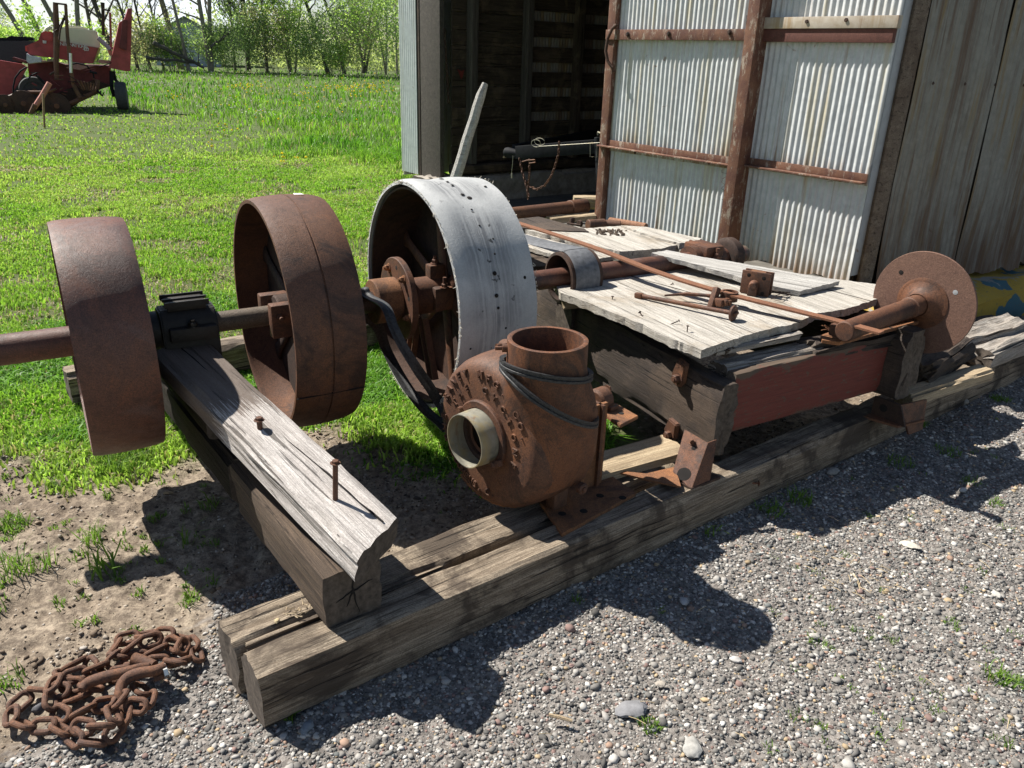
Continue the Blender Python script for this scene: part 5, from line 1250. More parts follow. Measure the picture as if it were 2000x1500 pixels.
rg = onp(898, 143, F(ui-.01, 0), BU)
mb = MB(); mb.add([tuple(rg+BV*a_-BU*.01*b_+Z*c_) for a_, b_, c_ in ((-.04, 1, .045), (.01, 2, .02), (.045, 2, .04), (.035, 1, -.03), (.0, 3, -.06), (-.045, 1, -.02))], [(0, 1, 2, 3, 4)]); tag(mb.build('rag', flat('red_rag', (.13, .02, .016), .9)), 'small red rag nailed to the barn\'s inner boards', 'rag')

# ================================================================== TRAILER IN THE DOORWAY
def vp(px, py, v): return onp(px, py, F(0, v), BV)
tt = thing('trailer', 'dark flatbed trailer parked in the barn with tongue and coupler poking out', 'trailer', Vector((vp(1100, 300, .8).x, vp(1100, 300, .8).y, 0)))
T0 = vp(985, 297, .35); T1 = vp(1200, 283, .75); T2 = vp(1160, 262, 2.2)
MB().seg(vp(1010, 298, .37), T1, .07, .13, Z, .006).build('tongue_beam', M_BLACKP, tt)
MB().seg(vp(1005, 292, .42), T2, .07, .10, Z, .006).build('tongue_beam', M_BLACKP, tt)
dd = (T1-T0); dd.z = 0; dd.normalize(); Mx = frame(dd, Z, T0)
mb = MB(); mb.lathe([(0, .001), (.004, .03), (.02, .048), (.05, .055), (.12, .045), (.20, .035), (.20, .001)], 24, Mx, closed=False); mb.box((.12, 0, -.02), (.22, .075, .06), Mx, .012); mb.build('coupler', M_BLACKP, tt)
MB().tube([Mx @ Vector((.03, -.052, -.045)), Mx @ Vector((.0, 0, -.05)), Mx @ Vector((.03, .052, -.045))], .010, 8).build('coupler_lip', M_WFRESH, tt)
mb = MB(); c_ = vp(1047, 280, .34); pts = [c_+dd*(.055*math.cos(a))+Z*(.035*math.sin(a)) for a in np.linspace(0, 6.1, 16)]; mb.tube(pts, .004, 6)
pts = [c_+dd*(.05+.06*math.cos(a))+Z*(.02+.035*math.sin(a))-BV*.01 for a in np.linspace(.3, 6.1, 16)]; mb.tube(pts, .003, 6)
mb.tube([vp(1052, 286, .33), vp(1100, 283, .36), vp(1195, 277, .55)], .003, 5); mb.build('safety_cable', M_ZINC, tt)
MB().cyl(vp(1168, 268, .55), vp(1172, 358, .55), .036, 20, .003).cyl(vp(1172, 358, .55), vp(1174, 395, .55), .028, 20).build('jack', M_BLACKP, tt)
MB().tube([vp(1168, 264, .55), vp(1168, 258, .55), vp(1178, 262, .50), vp(1186, 272, .48)], .008, 8).build('jack_crank', M_ZINC, tt)
MB().tube([vp(1153, 280, .50), vp(1153, 306, .50), vp(1166, 307, .50), vp(1166, 279, .50)], .005, 6, closed=True).build('jack_bracket', M_ZINC, tt)
dA = vp(1048, 237, 3.0); dB = vp(1215, 246, 1.9); dz = dA.z; dB = at(1215, 249, dz)
slab('deck', [dA, dB, dB+BV*3.5, dA+BV*3.5], .09, rust('deck_edge_red', (.14, .06, .04), (.18, .08, .05)), BU, tt, jag=0)
MB().seg(dA+BV*.2-Z*.2, dB+BV*.2-Z*.2, .1, .22).build('headboard', flat('blue_grey_steel', (.06, .075, .08), .6), tt)
slab('deck_top', [dA+Z*.004, dB+Z*.004, dB+BV*3.5+Z*.004, dA+BV*3.5+Z*.004], .003, flat('blue_grey_deck', (.10, .13, .14), .7), BU, tt, jag=0)
wc = Vector(((dA+dB)/2)[:])+BV*2.2; 
for sd_ in (-1, 1):
    q = (dA if sd_ < 0 else dB)+BV*2.2; q.z = .33
    MB().lathe([(-.09, .18), (-.10, .30), (-.07, .33), (.07, .33), (.10, .30), (.09, .18)], 32, frame((dB-dA), Z, q)).build('tyre', M_RUBBER, tt)
small_chain('safety_chain', [vp(1015, 312, .30), vp(1020, 335, .30), vp(1027, 360, .30), vp(1034, 386, .30)], .045, .028, .005, M_RUST, tt)
small_chain('safety_chain', [vp(1034, 314, .31), vp(1034, 340, .31), vp(1031, 365, .31), vp(1031, 388, .31)], .045, .028, .005, M_RUST, tt)
small_chain('safety_chain', [vp(1092, 280, .32), vp(1091, 300, .32), vp(1084, 325, .32), vp(1076, 345, .32), vp(1064, 362, .32), vp(1048, 370, .32), vp(1034, 364, .32), vp(1026, 352, .32)], .045, .028, .005, M_RUST, tt)
MB().tube([vp(1020, 316, .30), vp(1030, 313, .30), vp(1045, 312, .30), vp(1046, 317, .30), vp(1034, 319, .30)], .007, 6).build('chain_hook', M_RUSTC, tt)
MB().tube([vp(1002, 305, .31), vp(1001, 322, .31), vp(999, 338, .31)], .003, 5).cyl(vp(1000, 338, .31), vp(1000, 348, .31), .009, 8).build('pin_on_cord', M_ZINC, tt)

# ================================================================== PIPES AND SCRAP BEFORE THE DOOR
tag(MB().cyl(at(985, 421, .42), at(1118, 406, .42), .058, 28, .003).cyl(at(1112, 407, .42), at(1143, 403, .42), .066, 28, .004).build('scrap_pipe', M_RUSTC), 'thick rust-brown pipe with a wider sleeve lying before the barn opening', 'pipe')
tag(timber('stack_board', at(1120, 394, .42), at(1190, 396, .42), .12, .10, M_WFRESH, n=12, seed=71), 'pale board end stacked behind the sleeved rusty pipe', 'board')
tag(timber('stack_board', at(1070, 430, .36), at(1190, 420, .36), .12, .05, M_WFRESH, n=12, seed=72), 'lower pale board beneath the sleeved rusty pipe', 'board')
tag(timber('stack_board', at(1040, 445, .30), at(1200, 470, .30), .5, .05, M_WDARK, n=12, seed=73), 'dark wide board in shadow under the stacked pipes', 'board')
tag(MB().cyl(at(1148, 440, .64), at(1180, 438, .64), .035, 20, .003).cyl(at(1180, 438, .64), at(1212, 440, .64), .028, 20, .003).build('scrap_pipe', M_RUSTC), 'short stubby rusty pipe piece on the board by the door foot', 'pipe')
tag(MB().cyl(at(1190, 432, .62), at(1262, 444, .62), .026, 18, .003).build('scrap_pipe', rust('pipe_orange', (.30, .14, .07), (.36, .18, .10))), 'slim orange rusted pipe lying against the corrugated door foot', 'pipe')
mb = MB(); q = at(1130, 437, .64)
mb.cyl(q, q+A_*.02, .022, 14, .002).box((0, 0, .01), (.03, .02, .05), frame(A_, Z, at(1117, 436, .64)), .004).cyl(at(1108, 436, .64), at(1134, 440, .64), .006, 8)
tag(mb.build('scrap_fitting', M_RUSTD), 'small dark rusty fitting with a round washer on the far board', 'fitting')

# ================================================================== HEAVY CHAIN ON THE GROUND
ch = thing('heavy_chain', 'heap of heavy rusty tow chain with hooks lying on the bare ground', 'chain', at(200, 1350, 0))
cp = [(352, 1296), (385, 1282), (372, 1250), (338, 1242), (300, 1236), (268, 1240), (232, 1252), (218, 1278), (250, 1290), (292, 1278), (330, 1262), (362, 1272), (350, 1300), (310, 1296), (262, 1300), (236, 1318), (200, 1322), (176, 1300), (148, 1296), (120, 1318), (140, 1340), (184, 1344), (150, 1362), (112, 1352), (78, 1350), (50, 1362), (28, 1380), (22, 1402), (52, 1420), (88, 1418), (122, 1426), (150, 1446), (182, 1452), (214, 1440), (240, 1418), (250, 1386), (232, 1368), (196, 1378), (158, 1392), (120, 1396), (100, 1376), (108, 1346), (150, 1328), (196, 1312), (222, 1300), (262, 1268), (300, 1256)]
cp2 = [(276, 1352), (292, 1372), (284, 1392), (258, 1392), (236, 1384), (222, 1400), (226, 1424), (206, 1440), (176, 1436), (142, 1424)]
seen = []; nl = 0
for path, zb in ((cp, 0), (cp2, .012)):
    pw_ = [at(px, py, .02) for px, py in path]
    for k, (c, tn) in enumerate(chain_mesh(None, pw_, .072, .048, .0085)):
        cover = .75*sum(1 for q in seen[:-2] if (q-Vector((c.x, c.y, 0))).length < .045)
        seen.append(Vector((c.x, c.y, 0)))
        zz = .013+zb+.011*min(cover, 3)+random.uniform(0, .006)
        roll = R((38 if k % 2 else -38)+random.uniform(-16, 16)); tn = (tn+Vector((random.uniform(-.18, .18), random.uniform(-.18, .18), random.uniform(-.12, .12)))).normalized()
        up = Matrix.Rotation(roll, 3, tn) @ Z
        mb = MB(); link_mesh(mb, Vector((c.x, c.y, zz+abs(math.sin(roll))*.010)), tn, up, .072, .047, .0074, 10, 18)
        mb.build('link', rust_link, ch) if nl else None
        if nl == 0:
            rust_link = rust('chain_rust', (.10, .055, .04), (.21, .09, .042), (.04, .027, .023), 7.0)
            mb.build('link', rust_link, ch)
        nl += 1
def hk(pts, rs): 
    P = [at(px, py, z) for px, py, z in pts]; Q = []; RR = []
    for i in range(len(P)-1):
        p0, p1, p2, p3 = P[max(0, i-1)], P[i], P[i+1], P[min(len(P)-1, i+2)]
        for j in range(6):
            t = j/6; Q.append(.5*((2*p1)+(p2-p0)*t+(2*p0-5*p1+4*p2-p3)*t*t+(3*p1-p0-3*p2+p3)*t**3)); RR.append(rs[i]+(rs[i+1]-rs[i])*t)
    Q.append(P[-1]); RR.append(rs[-1]); return MB().tube(Q, RR, 14)
hk([(322, 1302, .07), (302, 1310, .07), (276, 1314, .07), (252, 1322, .065), (238, 1338, .055), (234, 1358, .045), (240, 1372, .035)], [.014, .014, .015, .015, .0145, .013, .008]).build('hook', rust_link, ch)
hk([(292, 1300, .07), (272, 1303, .072), (246, 1312, .07), (205, 1322, .065), (172, 1334, .055), (160, 1348, .05)], [.008, .010, .013, .015, .015, .010]).build('hook', rust_link, ch)
hk([(262, 1288, .06), (280, 1292, .06), (302, 1300, .06)], [.019, .016, .013]).build('clevis', rust_link, ch)
q = at(322, 1312, .062); MB().cyl(q-A_*.004, q+A_*.006, .016, 6).build('nut', M_BRIGHT, ch); MB().cyl(at(300, 1325, .045), at(330, 1316, .045), .010, 12).build('clevis_bolt', rust_link, ch)

# ================================================================== PLANTER MACHINE IN THE FIELD
def facing(px, py, D): p = far(px, py, D); n = Vector((p.x, p.y, 0)).normalized(); return p, n
M_RED = flat('faded_red_enamel', (.30, .045, .046), .5, 0, .35, 5)
M_REDD = flat('shaded_dull_red', (.12, .022, .024), .65, 0, .4, 7)
M_CREAM = flat('cream_plastic', (.62, .60, .46), .5, 0, .08, 4)
M_TYRE = flat('tyre_rubber', (.045, .048, .05), .8, 0, .3, 30)
HN = Vector((far(130, 150, 23.5).x, far(130, 150, 23.5).y, 0)).normalized(); HX = HN.cross(Z) * 1.0
if HX.x < 0: HX = -HX
def HP(x, y, D=23.5): return onp(x*.1733, y*.1733, HN*D, HN)            # x, y in a blown-up view of the machine
def hpl(name, pts, D, th, mat, par, bev=.01): return slab(name, [HP(x, y, D) for x, y in pts], th, mat, HX, par, jag=0, down=HN, bevel=bev)
def htube(name, pts, r, D, mat, par, n=8, closed=False): return MB().tube([HP(p[0], p[1], p[2] if len(p) > 2 else D) for p in pts], r, n, closed).build(name, mat, par)
pl = thing('planter', 'old red field planter with cream seed tank and raised marker arms in the grass', 'farm machine', Vector((HP(700, 1200).x, HP(700, 1200).y, 0)))
hop = hpl('hopper', [(288, 520), (430, 455), (462, 372), (500, 350), (565, 352), (612, 372), (620, 455), (1120, 543), (1055, 715), (900, 712), (600, 650), (480, 640), (320, 615)], 23.2, 1.3, M_RED, pl)
tk = hpl('seed_tank', [(600, 460), (630, 320), (690, 300), (760, 318), (1000, 335), (1090, 345), (1135, 530), (1128, 548)], 23.3, 1.1, M_CREAM, pl, .03)
hpl('tank_lid', [(700, 318), (730, 288), (880, 290), (1000, 318), (1000, 336)], 23.5, .7, M_CREAM, tk, .02)
hpl('hopper_front_round', [(468, 370), (500, 352), (590, 360), (606, 450), (560, 470), (480, 450)], 23.14, .2, flat('bright_red', (.42, .06, .06), .5), hop, .03)
hpl('reflector', [(282, 515), (300, 515), (305, 580), (286, 580)], 23.1, .05, flat('reflector_red', (.5, .05, .04), .4), hop)
hpl('decal', [(480, 455), (525, 458), (522, 492), (482, 488)], 23.12, .01, flat('white_decal', (.5, .5, .5)), hop)
mb = MB(); a_ = HP(662, 492, 23.19); b_ = HP(995, 532, 23.19); ex = (b_-a_).normalized(); upv = Z; nv = -HN
for i, c in enumerate('INTERNATIONAL'):
    Mx = Matrix((ex, (nv.cross(ex)).normalized(), nv)).transposed().to_4x4(); Mx.translation = a_.lerp(b_, (i+.3)/12.6); letter(c, .105, Mx, mb, .002)
for i, c in enumerate('400'):
    Mx = Matrix((ex, (nv.cross(ex)).normalized(), nv)).transposed().to_4x4(); Mx.translation = HP(948+20*i, 556, 23.19); letter(c, .11, Mx, mb, .002)
mb.build('lettering', flat('white_lettering', (.6, .6, .6), .6), hop, smooth=False)
hpl('chute_bracket', [(1110, 545), (1140, 545), (1070, 700), (1052, 712)], 23.15, .1, flat('yellowed_metal', (.35, .30, .08), .6), hop)
hpl('seed_meter', [(298, 600), (345, 630), (462, 650), (470, 700), (330, 715), (296, 690)], 22.9, .6, flat('pale_metal', (.42, .44, .5), .45), pl)
hpl('body_frame', [(310, 700), (600, 690), (740, 735), (1090, 740), (1250, 745), (1250, 970), (1120, 1010), (1060, 1040), (830, 1030), (600, 1080), (420, 1060), (330, 900)], 23.7, 1.2, M_REDD, pl)
hpl('walk_plank', [(310, 712), (480, 690), (620, 672), (620, 690), (330, 722)], 23.1, .3, M_WFRESH, pl)
hpl('step_plate', [(735, 765), (850, 722), (1070, 740), (900, 790)], 23.1, .05, flat('pinkish_step', (.38, .2, .17), .7), pl)
hpl('step_plate', [(1090, 690), (1130, 672), (1245, 682), (1240, 715), (1150, 720)], 23.2, .1, flat('pinkish_step2', (.38, .2, .17), .7), pl)
hpl('side_shield', [(1445, 95), (1490, 92), (1482, 400), (1470, 800), (1430, 805), (1225, 765), (1262, 640), (1345, 255), (1405, 215)], 23.0, .25, M_RED, pl)
hpl('shield_panel', [(1380, 225), (1440, 225), (1430, 570), (1345, 540), (1370, 330)], 22.9, .08, M_REDD, pl)
hpl('edge_strip', [(1455, 540), (1478, 540), (1465, 790), (1440, 795)], 23.05, .1, flat('mossy_edge', (.3, .28, .08)), pl)
hpl('left_panel', [(-220, 640), (0, 680), (250, 722), (310, 760), (200, 960), (130, 1060), (-220, 1120)], 23.3, .2, M_RED, pl)
hpl('left_panel', [(140, 645), (160, 643), (310, 690), (310, 720), (140, 675)], 23.2, .15, M_REDD, pl)
htube('mast', [(625, 28), (640, 400), (632, 700), (640, 900)], [.055, .075, .06, .05], 22.8, M_RUSTC, pl)
htube('marker_arm', [(740, 55), (760, 400), (790, 700), (825, 960)], [.035, .04, .045, .04], 22.6, M_RUSTC, pl)
htube('marker_arm', [(1155, 28), (1160, 110), (1165, 400)], [.05, .04, .035], 23.0, M_RUSTD, pl)
htube('marker_arm', [(1240, 140), (1248, 400), (1255, 560)], .028, 22.9, M_RED, pl)
htube('tie_bar', [(630, 38), (755, 52)], .02, 22.7, M_RUSTD, pl); htube('tie_bar', [(1160, 105), (1245, 122)], .02, 22.9, M_RUSTD, pl)
htube('tie_bar', [(735, 170), (660, 330), (620, 350)], .018, 22.7, M_RUSTD, pl); htube('tie_bar', [(740, 170), (680, 330), (665, 450)], .018, 22.6, M_RUSTD, pl)
htube('cylinder_rod', [(795, 600), (800, 820)], .032, 22.5, M_BRIGHT, pl)
htube('support_strut', [(1105, 425), (1240, 555)], .05, 22.9, flat('lilac_pipe', (.35, .25, .33), .6), pl)
hpl('strut_bracket', [(1210, 560), (1270, 575), (1262, 640), (1232, 620)], 22.9, .08, flat('salmon_red', (.45, .14, .10), .6), pl)
htube('air_hose', [(590, 320), (560, 310), (530, 330), (520, 350)], .045, 23.1, M_CREAM, pl)
htube('hydraulic_hose', [(300, 755), (230, 800), (170, 880), (148, 980), (150, 1040)], .018, 22.8, M_BLACKP, pl)
htube('hydraulic_hose', [(800, 725), (870, 712), (980, 740), (1050, 830), (1060, 880)], .018, 22.7, M_BLACKP, pl)
htube('hydraulic_hose', [(310, 900), (350, 850), (420, 820)], .015, 22.7, M_BLACKP, pl); htube('hydraulic_hose', [(1135, 1020), (1130, 1060), (1155, 1085), (1170, 1040)], .015, 22.9, M_BLACKP, pl)
htube('jack_leg', [(560, 935), (470, 1090), (385, 1215)], [.06, .06, .055], 22.0, flat('salmon_paint', (.42, .17, .13), .65), pl)
htube('jack_foot', [(395, 1175), (350, 1270), (380, 1290)], .05, 21.9, M_RUSTC, pl)
htube('lower_bar', [(190, 1040), (400, 1042), (600, 1040)], .04, 22.6, M_RUSTC, pl)
htube('lower_bar', [(0, 1140), (150, 1080), (230, 1060)], .05, 22.6, M_RUSTC, pl)
htube('lower_bar', [(560, 1100), (660, 1105), (760, 1180), (900, 1120), (1090, 1030), (1100, 900)], .055, 22.6, M_RUSTC, pl)
htube('lower_bar', [(830, 960), (900, 1100)], .05, 22.5, M_RUSTC, pl)
for k in range(7): htube('spring_bar', [(870+k*38, 900+k*8), (940+k*22, 1010+k*4)], .020, 22.4, M_RUST, pl, 6)
rk = random.Random(31)
for k in range(26):
    x0 = rk.uniform(330, 1150); y0 = rk.uniform(780, 1130)-max(0, (x0-700)*.22); a_ = rk.uniform(-.6, .9); L_ = rk.uniform(40, 150)
    htube('linkage', [(x0, y0), (x0+L_*math.cos(a_), y0+L_*math.sin(a_))], rk.choice((.012, .018, .028)), 22.45+rk.random()*.3, rk.choice((M_RUST, M_RUSTC, M_REDD, M_BLACKP, M_RUSTD)), pl, 6)
hpl('underbody', [(560, 1080), (1060, 900), (1250, 960), (1130, 1010), (930, 1130), (760, 1250), (560, 1220)], 23.6, 1.0, M_RUSTD, pl)
def hwheel(name, x, y, rad, wd, D, mat, ax=None, tyre=True, mat2=None):
    c = HP(x, y, D); M = frame(ax or HN, Z, c)
    o = MB().lathe([(0, .001), (0, rad*.45), (-.02, rad*.55), (.0, rad*.62), (-wd*.1, rad*.7), (-wd*.12, rad*.95), (wd*.15, rad), (wd*.85, rad), (wd*1.1, rad*.95), (wd, rad*.6), (wd, .001)] if tyre else [(0, .001), (-.03, .04), (0, .10), (0, rad*.9), (.01, rad), (.03, rad), (.03, .001)], 40, M, closed=False).build(name, mat, pl)
    MB().cyl(c-(ax or HN)*.05, c+(ax or HN)*.03, rad*.2, 14).build('hub', mat2 or M_RUST, o); return o
hwheel('wheel', 390, 1030, .33, .22, 22.9, M_TYRE); hwheel('wheel', 470, 1190, .34, .22, 23.2, M_TYRE)
hwheel('opener_disc', 265, 1165, .28, .03, 22.4, M_RUSTD, tyre=False); hwheel('opener_disc', 640, 1195, .29, .03, 22.5, M_RUSTD, tyre=False)
hwheel('opener_disc', 60, 1180, .22, .03, 22.4, M_RUSTD, tyre=False); hwheel('opener_disc', -120, 1200, .26, .03, 22.4, M_RUSTD, tyre=False)
wa = (HX*.98-HN*.12).normalized(); hwheel('wheel', 1322, 1080, .33, .20, 22.9, M_TYRE, wa)
htube('axle_leg', [(1255, 800), (1260, 1000), (1290, 1090)], .05, 23.2, M_BLACKP, pl); htube('axle_leg', [(1275, 800), (1300, 900), (1330, 930)], .04, 23.3, M_BLACKP, pl)
pg = at(87, 251, 0); D_ = math.hypot(pg.x, pg.y)
tag(MB().seg(pg, far(84, 183, D_), .045, .035, A_, .004).build('stake', flat('rusty_stake', (.22, .15, .08), .9), None), 'short brown stake standing in the turf before the red planter', 'stake')
wg = thing('wagon', 'black box wagon parked behind the red planter at the left edge', 'wagon', Vector((far(20, 120, 27).x, far(20, 120, 27).y, 0)))
hpl('box', [(-500, 455), (378, 462), (372, 640), (300, 700), (-500, 700)], 25.8, 2.0, flat('black_wagon_paint', (.022, .026, .034), .5), wg)
hpl('cover', [(-500, 425), (80, 425), (110, 400), (160, 410), (365, 418), (380, 460), (-500, 460)], 26.0, 1.6, M_BLACKP, wg, .02)
hpl('frame', [(-500, 700), (250, 700), (200, 760), (-500, 760)], 26.2, 1.2, M_RUSTD, wg)
for x_ in (-260, 120):
    c = HP(x_, 1000, 26.5); c.z = .45; MB().lathe([(0, .001), (0, .3), (-.02, .42), (.04, .45), (.2, .45), (.22, .3), (.22, .001)], 30, frame(HN, Z, c), closed=False).build('wheel', M_TYRE, wg)

# ================================================================== TREES
def bark(c): return flat('bark', c, .9, 0, .35, 8, .4)
BK = [bark((.13, .115, .095)), bark((.22, .20, .165)), bark((.085, .078, .068)), bark((.25, .22, .15))]
def tree(name, px, D, H, label, lean=0.0, nbr=12, leafn=2600, leafcol=((.13, .22, .04), (.25, .32, .06)), r0=.16, bk=0, spread=.28, low=.15, leaf=.10, cat='tree', group='trees along the far edge of the field', leanaway=0, seed=0, multi=1, crown=1.0):
    rr = random.Random(seed*31+5); b = at(px, 300, 0); d = ray(px, 120); h_ = Vector((d.x, d.y, 0)).normalized(); base = h_*D; side = h_.cross(Z)*1.0
    t = thing(name, label, cat, base, group); mb = MB(); tips = []
    for mlt in range(multi):
        ang = lean+(rr.uniform(-.35, .35) if multi > 1 else 0); pts = []
        b0 = base+side*rr.uniform(-.25, .25)*(multi > 1)
        for k in range(11):
            q = k/10; pts.append(b0+Z*(H*q*math.cos(ang*.8))+side*(-H*math.sin(ang)*q**1.15)+side*.35*noise.noise(Vector((q*3, seed, mlt)))*q*2+h_*.3*noise.noise(Vector((q*3, seed, mlt+9))))
        rs = [r0*.72*(1-.82*k/10)/(1 if multi == 1 else 1.3)*(1.25 if k == 0 else 1) for k in range(11)]; mb.tube(pts, rs, 7)
        for j in range(nbr):
            q = low+(1-low)*(j+rr.random()*.8)/nbr; i = min(9, int(q*10)); o = pts[i].lerp(pts[i+1], q*10-i); rb = rs[i]*.5
            a = rr.uniform(0, 6.28); L = H*spread*(1.1-.55*q)*rr.uniform(.6, 1.2); dr = Vector((math.cos(a), math.sin(a), rr.uniform(.3, 1.2))).normalized()
            bp_ = [o]; 
            for k in range(5):
                dr = (dr+Vector((rr.uniform(-.25, .25), rr.uniform(-.25, .25), rr.uniform(-.05, .22)))).normalized(); bp_.append(bp_[-1]+dr*L/5)
            mb.tube(bp_, [rb*(1-.17*k) for k in range(6)], 5, cap=False)
            for k in range(2, 6):
                tips.append((bp_[k], L*.22))
                for _ in range(2):
                    d2 = (dr+Vector((rr.uniform(-.9, .9), rr.uniform(-.9, .9), rr.uniform(-.3, .8)))).normalized(); L2 = L*rr.uniform(.2, .45); m_ = bp_[k]+d2*L2*.5+Vector((rr.uniform(-.1, .1), rr.uniform(-.1, .1), .05)); e = bp_[k]+d2*L2
                    mb.tube([bp_[k], m_, e], [rb*.3, rb*.2, .008], 3, cap=False); tips.append((e, L*.2)); tips.append((m_, L*.2))
    mb.build('trunk', BK[bk], t, Matrix.Translation(base))
    if leafn:
        r = np.random.default_rng(seed+77); ti = r.integers(0, len(tips), leafn); P = np.array([tips[i][0][:] for i in ti]); sg = np.array([tips[i][1] for i in ti])[:, None]*crown
        P = P+r.normal(0, 1, (leafn, 3))*sg*.55; kp = r.random(leafn) < np.clip((7.5-P[:, 2])/2.5, .22, 1); P = P[kp]; leafn = len(P); a = r.normal(0, 1, (leafn, 3)); a /= np.linalg.norm(a, axis=1)[:, None]; c = r.normal(0, 1, (leafn, 3)); b_ = np.cross(a, c); b_ /= np.linalg.norm(b_, axis=1)[:, None]
        s = leaf*r.uniform(.5, 1.1, (leafn, 1)); P[:, 2] = np.maximum(P[:, 2], .1)
        v = np.stack([P-a*s, P-b_*s*.7, P+a*s, P+b_*s*.7], 1).reshape(-1, 3); f = np.arange(leafn*4).reshape(-1, 4)
        k = r.random((leafn, 1)); col = np.array(leafcol[0])*(1-k)+np.array(leafcol[1])*k
        o = np_mesh('crown', v-np.array(base)[None], f, M_LEAF, np.repeat(col[:, None], 4, 1).reshape(-1, 3)); o.parent = t; WM[o.name] = Matrix.Translation(base)
    return t
LIME = ((.36, .56, .13), (.55, .70, .22)); OLIVE = ((.25, .38, .16), (.42, .52, .26)); DGREEN = ((.13, .22, .10), (.24, .33, .16)); BUD = ((.40, .37, .26), (.54, .50, .36)); PALE = ((.38, .48, .28), (.56, .64, .42)); SPRUCE = ((.07, .12, .07), (.15, .20, .11))
tl = [  # px, D, H, label, kwargs
 (75, 58, 15, 'leaning grey bare tree rising left of the planter masts', dict(lean=.45, nbr=12, leafn=300, leafcol=BUD, r0=.22, bk=1, low=.35)),
 (102, 60, 15, 'tall grey bare tree leaning left, just behind the first mast', dict(lean=.32, nbr=12, leafn=400, leafcol=BUD, r0=.22, bk=1, low=.35)),
 (152, 59, 16, 'thick grey-brown forked trunk standing behind the cream tank', dict(lean=.18, nbr=14, leafn=700, leafcol=PALE, r0=.30, bk=1, low=.3, multi=2)),
 (190, 62, 15, 'slim bare tree between the cream tank and the tall red shield', dict(lean=.05, nbr=16, leafn=900, leafcol=PALE, r0=.18, bk=0)),
 (228, 60, 15, 'dark bare tree directly behind the tall red shield', dict(lean=.25, nbr=16, leafn=500, leafcol=BUD, r0=.24, bk=2)),
 (268, 58, 14, 'thin black leafless tree right of the red shield', dict(lean=.2, nbr=22, leafn=150, leafcol=BUD, r0=.12, bk=2, low=.05)),
 (292, 60, 14, 'second thin leafless tree right of the red shield, twiggy', dict(lean=.12, nbr=24, leafn=200, leafcol=BUD, r0=.11, bk=2, low=.05)),
 (318, 59, 14, 'slender leafless tree in front of the pale blue house gable', dict(lean=.1, nbr=24, leafn=200, leafcol=BUD, r0=.10, bk=2, low=.05)),
 (352, 62, 16, 'yellow-brown mossy trunk leaning left beside the blue house', dict(lean=.20, nbr=16, leafn=900, leafcol=BUD, r0=.30, bk=3, low=.3)),
 (367, 56, 15, 'straight grey pole-like trunk leaning slightly left before the blue house', dict(lean=.13, nbr=5, leafn=60, leafcol=BUD, r0=.15, bk=1, low=.6)),
 (412, 57, 15, 'big grey forked tree with a broken limb pointing right', dict(lean=.14, nbr=18, leafn=500, leafcol=BUD, r0=.28, bk=1, low=.2, multi=2)),
 (458, 60, 16, 'thin dark upright trunk between the forked tree and the spruce', dict(lean=-.02, nbr=18, leafn=1200, leafcol=PALE, r0=.11, bk=2, low=.1)),
 (484, 61, 15, 'dark green dense evergreen in the middle of the tree line', dict(lean=0, nbr=40, leafn=9000, leafcol=SPRUCE, r0=.22, bk=2, low=.08, spread=.22, leaf=.12)),
 (520, 58, 12, 'mid green leafy tree right of the dark evergreen', dict(lean=0, nbr=22, leafn=5000, leafcol=OLIVE, r0=.14, bk=0, low=.08)),
 (570, 61, 15, 'pale airy tree with many thin stems above the lime shrub', dict(lean=.1, nbr=16, leafn=3500, leafcol=PALE, r0=.13, bk=1, low=.15, multi=4)),
 (640, 59, 15, 'dark trunk leaning left with grey-green new leaves', dict(lean=.32, nbr=18, leafn=3500, leafcol=PALE, r0=.20, bk=2, low=.2)),
 (672, 60, 15, 'second left-leaning dark trunk behind the olive bush', dict(lean=.28, nbr=18, leafn=5200, leafcol=OLIVE, r0=.17, bk=2, low=.2)),
 (706, 64, 15, 'tall fresh green tree spreading above the lime bush', dict(lean=-.05, nbr=26, leafn=12000, leafcol=OLIVE, r0=.17, bk=2, low=.15, multi=3)),
 (748, 62, 13, 'twiggy tree beside the barn corner, reddish-green buds', dict(lean=-.05, nbr=20, leafn=2200, leafcol=BUD, r0=.12, bk=1, low=.2, multi=2)),
 (775, 66, 12, 'sparse pale tree behind the barn corner', dict(lean=0, nbr=16, leafn=2200, leafcol=PALE, r0=.12, bk=1, low=.1)),
]
for k, (px, D, H, lab, kw) in enumerate(tl):
    if k < 12: kw['leafn'] = int(kw['leafn']*.55); kw['nbr'] = int(kw['nbr']*1.3)
    tree('evergreen' if 'evergreen' in lab else 'tree', px, D, H, lab, seed=k, **kw)
